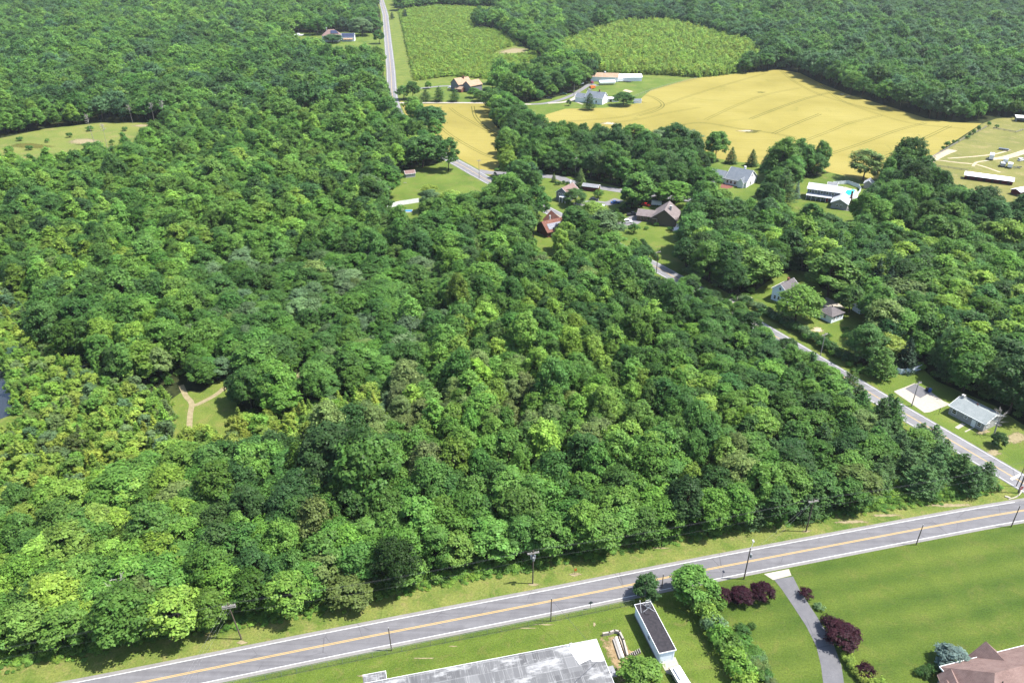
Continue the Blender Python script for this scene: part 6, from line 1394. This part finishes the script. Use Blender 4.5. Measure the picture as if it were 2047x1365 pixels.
def add(X, Y, zone):
    n = len(X); f1 = lowf(X, Y, 23, 1.0); f2 = lowf(X, Y, 61, 2.2); f3 = lowf(X, Y, 31, 4.1); u = rng.random(n); u2 = rng.random(n); g = rng.normal(size=n)
    dm, _ = line_dist(X, Y, south_edge); ds, ss = line_dist(X, Y, SIDE)
    for i in range(n):
        x, y = X[i], Y[i]; sp = B; tn = 'mid'; w, h = 8.0, 12.0
        if zone == 'near':
            if y < 430 and ss[i] < 0 or x < -60:                    # main wood between the roads
                pass
            a = u[i] + .28 * f1[i]
            tn = 'dark' if a < .12 else 'deep' if a < .38 else 'mid' if a < .72 else 'light' if a < .93 else 'bright'
            e = rng.normal(); h = 12.2 + 2.0 * f2[i] + 2.5 * e; w = 7.5 + .7 * e + .8 * g[i] + .8 * f3[i]
            if u2[i] < .12: w *= 1.35; h *= 1.08
            elif u2[i] < .3: w *= .78; h *= .8
            if dm[i] < 16: h = 11.2 + 2.0 * e; w = 8.2 + 1.0 * g[i]
            px, py = proj(x, y, 0)
            if px > 1350 and ss[i] < 0 and y < 300:                  # young pines towards the junction
                q = (px - 1350) / 450 + .25 * f1[i]
                if u2[i] < q: sp = 'pine'; w = 7.2 + .6 * g[i]; h = 8.4 + .8 * g[i]; tn = 'pine' if u[i] < .7 else 'deep'
                elif ds[i] < 60: h = min(h, 9.5 + g[i])
                if ds[i] < 14: h = (8.2 if px < 1790 else 6.6) + .7 * g[i]; w = min(w, 6.2)
            elif 820 < px < 1300 and 640 < py < 960 and u2[i] < .45 + .3 * f3[i]:   # slender light-green poplars in the middle
                sp = 'poplar'; w = 5.4 + .5 * g[i]; h = 13 + 1.4 * g[i]; tn = 'light' if u[i] < .45 else 'bright' if u[i] < .75 else 'mid'
            elif 560 < px < 1200 and 770 < py < 930 and u2[i] > .72: tn = 'olive'; h *= .85
            elif 380 < px < 900 and 540 < py < 800:                   # lower vine-hung trees along the trails
                h = 8.5 + 1.8 * g[i] + 2 * f1[i]; tn = 'deep' if u[i] < .45 else 'mid' if u[i] < .85 else 'grey'
            elif px < 420 and 300 < py < 640 and u2[i] < .3: sp = 'poplar'; w = 6.2; h = 14 + g[i]; tn = 'bright' if u[i] < .3 else 'light'
            elif px < 420 and py > 830: tn = 'light' if u[i] < .4 else 'mid' if u[i] < .7 else 'bright'; h = 10 + 1.5 * g[i]
            elif ss[i] > 0 and y < 420:
                tn = 'dark' if a < .25 else 'deep' if a < .55 else 'mid' if a < .85 else 'bright'; h = 13.5 + 2 * g[i]; w = 9.5 + 1.2 * g[i]
                if u2[i] < .22: sp = 'pine'; tn = 'pine'; w = 8
            if u2[i] > .985: tn = 'olive'
        elif zone == 'mid':
            a = u[i] + .30 * f1[i] + .15 * f2[i]
            tn = 'dark' if a < .1 else 'deep' if a < .36 else 'mid' if a < .72 else 'light' if a < .95 else 'bright'
            e = rng.normal(); h = 13.2 + 2.7 * e + 1.5 * f2[i]; w = 8.6 + .8 * e + 1.0 * g[i]
            if x > 0: tn = 'dark' if a < .3 else 'deep' if a < .72 else 'mid'; h += 1.5
            if u2[i] > .88: w *= 1.3; h *= 1.1
            if x < -40 and u2[i] < .5: tn = 'light' if u[i] < .6 else 'bright' if u[i] < .75 else 'mid'; sp = 'poplar'; w = 6.8 + .5 * g[i]
        else:
            a = u[i] + .30 * f1[i] + .22 * f2[i]; sp = 'far'
            tn = 'dark' if a < .05 else 'blue' if a < .16 else 'deep' if a < .42 else 'mid' if a < .78 else 'light'
            if x > 60: tn = 'dark' if a < .2 else 'blue' if a < .5 else 'deep' if a < .85 else 'mid'
            h = 15.5 + 3.2 * g[i] + 2.5 * f2[i]; w = 12.0 + 1.8 * g[i]
        rows.append((x, y, sp, max(w, 3.2), max(h, 3.5), tn, zone))
def band(zone, y0, y1, s, half):
    X, Y = grid(-half, half, y0, y1, s)
    k = keep(X, Y, 14.0); X, Y = X[k], Y[k]
    k = clear_of(X, Y) & ~inside(X, Y, THICKET) & clear_of_planted(X, Y); X, Y = X[k], Y[k]
    add(X, Y, zone)
band('near', 90, 330, 6.0, 330)
band('mid', 330, 560, 7.2, 480)
band('far', 560, 1000, 9.8, 800)
band('far', 1000, 1700, 12.0, 1250)
# saplings: the yellow-green thicket by the pond and the far plantations
srows = []
def young(poly, s, sp, w, h, tones, nvar, margin=(0, 0)):
    xs = [p[0] for p in poly]; ys = [p[1] for p in poly]
    X, Y = grid(min(xs), max(xs), min(ys), max(ys), s, .3 if sp == 'sapling' else .13); k = inside(X, Y, poly) & keep(X, Y, 4.0, 120)
    X, Y = X[k], Y[k]; k = clear_of(X, Y, skip=('plant_a', 'plant_b')) & clear_of_planted(X, Y, .4); X, Y = X[k], Y[k]
    f = lowf(X, Y, 17, .7); f2 = lowf(X, Y, 47, 1.9)
    for x, y, a, b in zip(X, Y, f, f2):
        q = rng.random() + .25 * a + (.18 if sp == 'sapling' else 0)
        if sp == 'sapling' and rng.random() < .14 + .6 * max(0, a - .2): continue
        tn = 'grey' if sp == 'sapling' and rng.random() < .13 else 'olive' if sp == 'sapling' and rng.random() < .08 else tones[0] if q < .30 else tones[1] if q < .72 else tones[2]
        e = rng.normal()
        srows.append((x, y, sp, max(1.4, w * (1 + .16 * e)), max(1.5, h * (1 + (.30 if sp == 'sapling' else .14) * e + .22 * b)), tn, 'young'))
young(THICKET, 2.7, 'sapling', 3.5, 4.5, ('light', 'bright', 'yellow'), 3)
young(CLEAR['plant_a'], 3.2, 'youngfar', 3.4, 3.8, ('plant', 'plant', 'yellow'), 2)
young(CLEAR['plant_b'], 4.0, 'youngfar', 4.4, 8.0, ('plant', 'plant', 'yellow'), 2)

def tint_of(tn, k=.16):
    e = rng.normal() * k; c = G_[tn]
    return [max(.005, c[0] * (1 + e + rng.normal() * .05)), max(.008, c[1] * (1 + e)), max(.004, c[2] * (1 + e + rng.normal() * .08))]
SIZE = lambda h: 'tall' if h > 12.5 else 'medium-height' if h > 9 else 'low'
KIND = {'broadleaf': ('broadleaf_tree', 'broadleaf tree', 'broadleaf tree'), 'poplar': ('poplar_tree', 'poplar tree', 'slender pointed tree'), 'pine': ('pine_tree', 'pine tree', 'bushy pine'), 'sapling': ('young_tree', 'young tree', 'young tree')}
def place_name(x, y):
    px, py = proj(x, y, 0); d, _ = line_dist(np.array([x]), np.array([y]), south_edge); ds, ss = line_dist(np.array([x]), np.array([y]), SIDE)
    if ss[0] > 0 and y > 165: return 'behind the block house and farm lawn'
    if d[0] < 9: return 'in the front row ' + ('left of the leaning pole' if px < 480 else 'between leaning and transformer poles' if px < 1065 else 'between transformer and stayed poles' if px < 1610 else 'near the stop sign')
    if ds[0] < 16: return 'at the wood edge along the side road'
    if d[0] < 32: return 'one row behind the main-road front row' if d[0] < 18 else 'well behind the main-road front row'
    if px > 1400: return 'in the wood corner towards the junction'
    if px < 520: return 'on the pond side of the wood'
    return 'in the middle of the wood'
LIMIT = {'broadleaf': 210, 'poplar': 90, 'pine': 130, 'sapling': 280}
picked = []; rest = []
allr = rows + srows
def seen_size(r):
    u, v = proj(r[0], r[1], r[4] * .6); ok = -10 < u < 2057 and -10 < v < 1375
    return (r[3] * r[4]) / (r[0] ** 2 + r[1] ** 2 + CAM_H ** 2) if ok else -1
order = sorted(range(len(allr)), key=lambda i: -seen_size(allr[i])); cnt = {}
for i in order:
    r = allr[i]; lim = LIMIT.get(r[2], 0)
    if seen_size(r) > 0 and cnt.get(r[2], 0) < lim: cnt[r[2]] = cnt.get(r[2], 0) + 1; picked.append(r)
    else: rest.append(r)
for r in picked:
    nm, cat, word = KIND[r[2]]
    where = 'in the thicket beside the pond' if r[2] == 'sapling' else place_name(r[0], r[1])
    if r[2] == 'sapling':
        px, py = proj(r[0], r[1], 0); where += ', on the ' + ('water side' if px < 200 else 'trail side' if px > 420 else 'brook side')
    lab = f"{SIZE(r[4]) if r[2] != 'sapling' else ('taller' if r[4] > 5.4 else 'shorter')} {WORD.get(r[5], 'brownish')} {word} {where}"
    tree(nm, lab, cat, r[0], r[1], r[2], int(rng.integers(0, 6)), r[3], r[4], tint_of(r[5]), lab, float(rng.uniform(0, 6.28)))
def to_inst(r):
    v = SP[r[2]]; j = int(rng.integers(0, len(v))); h0, w0 = v[j][3], v[j][4]
    return (r[0], r[1], 0.0, r[2], j, r[3] / w0, r[4] / h0, float(rng.uniform(0, 6.28)), tint_of(r[5]))
wood = [to_inst(r) for r in rest if r[6] != 'young']; plant = [to_inst(r) for r in rest if r[6] == 'young']
scatter('woodland', wood, 'dense green woodland beyond the nearer trees, filling the ground up to the far edge', 'woodland')
scatter('young_plantation', plant, 'bright green young plantation trees around the far fields and the pond thicket', 'plantation')
# undergrowth: along wood edges and verges, and below the trees
u = []
def undergrowth(X, Y, w, h, tones):
    for x, y in zip(X, Y):
        j = int(rng.integers(0, 2)); u.append((x, y, 0.0, 'shrub', j, w * rng.uniform(.6, 1.3) / 3, h * rng.uniform(.5, 1.4) / 2, float(rng.uniform(0, 6.28)), tint_of(tones[int(rng.integers(0, len(tones)))])))
for d, w, h, s in ((-1.6, 1.1, .45, 1.4), (-.8, 1.4, .6, .8), (0, 1.7, .8, .8), (.9, 2.0, 1.1, 1.0), (2.0, 2.6, 1.5, 1.3), (3.6, 3.0, 1.9, 2.0), (5.8, 3.2, 2.2, 2.6)):
    a = np.array(offset(smooth(south_edge[:-1], 10), d)); seg = np.concatenate([[0], np.cumsum(np.linalg.norm(np.diff(a, axis=0), axis=1))])
    t = np.arange(0, seg[-1], s); X = np.interp(t, seg, a[:, 0]) + rng.normal(size=len(t)) * .5; Y = np.interp(t, seg, a[:, 1]) + rng.normal(size=len(t)) * .5
    undergrowth(X, Y, w, h, ['bright', 'light', 'light', 'mid'])
X, Y = grid(-230, 330, 130, 460, 5.0); k = keep(X, Y, 3.0, 60); X, Y = X[k], Y[k]; k = clear_of(X, Y); X, Y = X[k], Y[k]
undergrowth(X, Y, 3.4, 2.2, ['mid', 'deep', 'mid', 'light'])
scatter('undergrowth', u, 'low green scrub and vines along the wood edge and under the trees', 'undergrowth')
print('TREES', cnt, 'wood', len(wood), 'young', len(plant), 'under', len(u))
calibrate()
# ------------------------------------------------------------------ the air: far things fade a little
def haze():
    m = bpy.data.materials.new('haze'); m.use_nodes = True; nt = m.node_tree
    nt.nodes.remove(nt.nodes['Principled BSDF'])
    v = nt.nodes.new('ShaderNodeVolumePrincipled'); v.inputs['Density'].default_value = .00004; v.inputs['Color'].default_value = (.86, .93, 1.0, 1); v.inputs['Anisotropy'].default_value = .2
    nt.links.new(v.outputs[0], nt.nodes['Material Output'].inputs['Volume'])
    o = MB().box(0, 2000, 69.5, 10400, 10400, 141).build('haze', m); tag(o, 'thin summer haze over the whole landscape', 'haze', None, 'stuff')
    o.visible_shadow = True
haze()
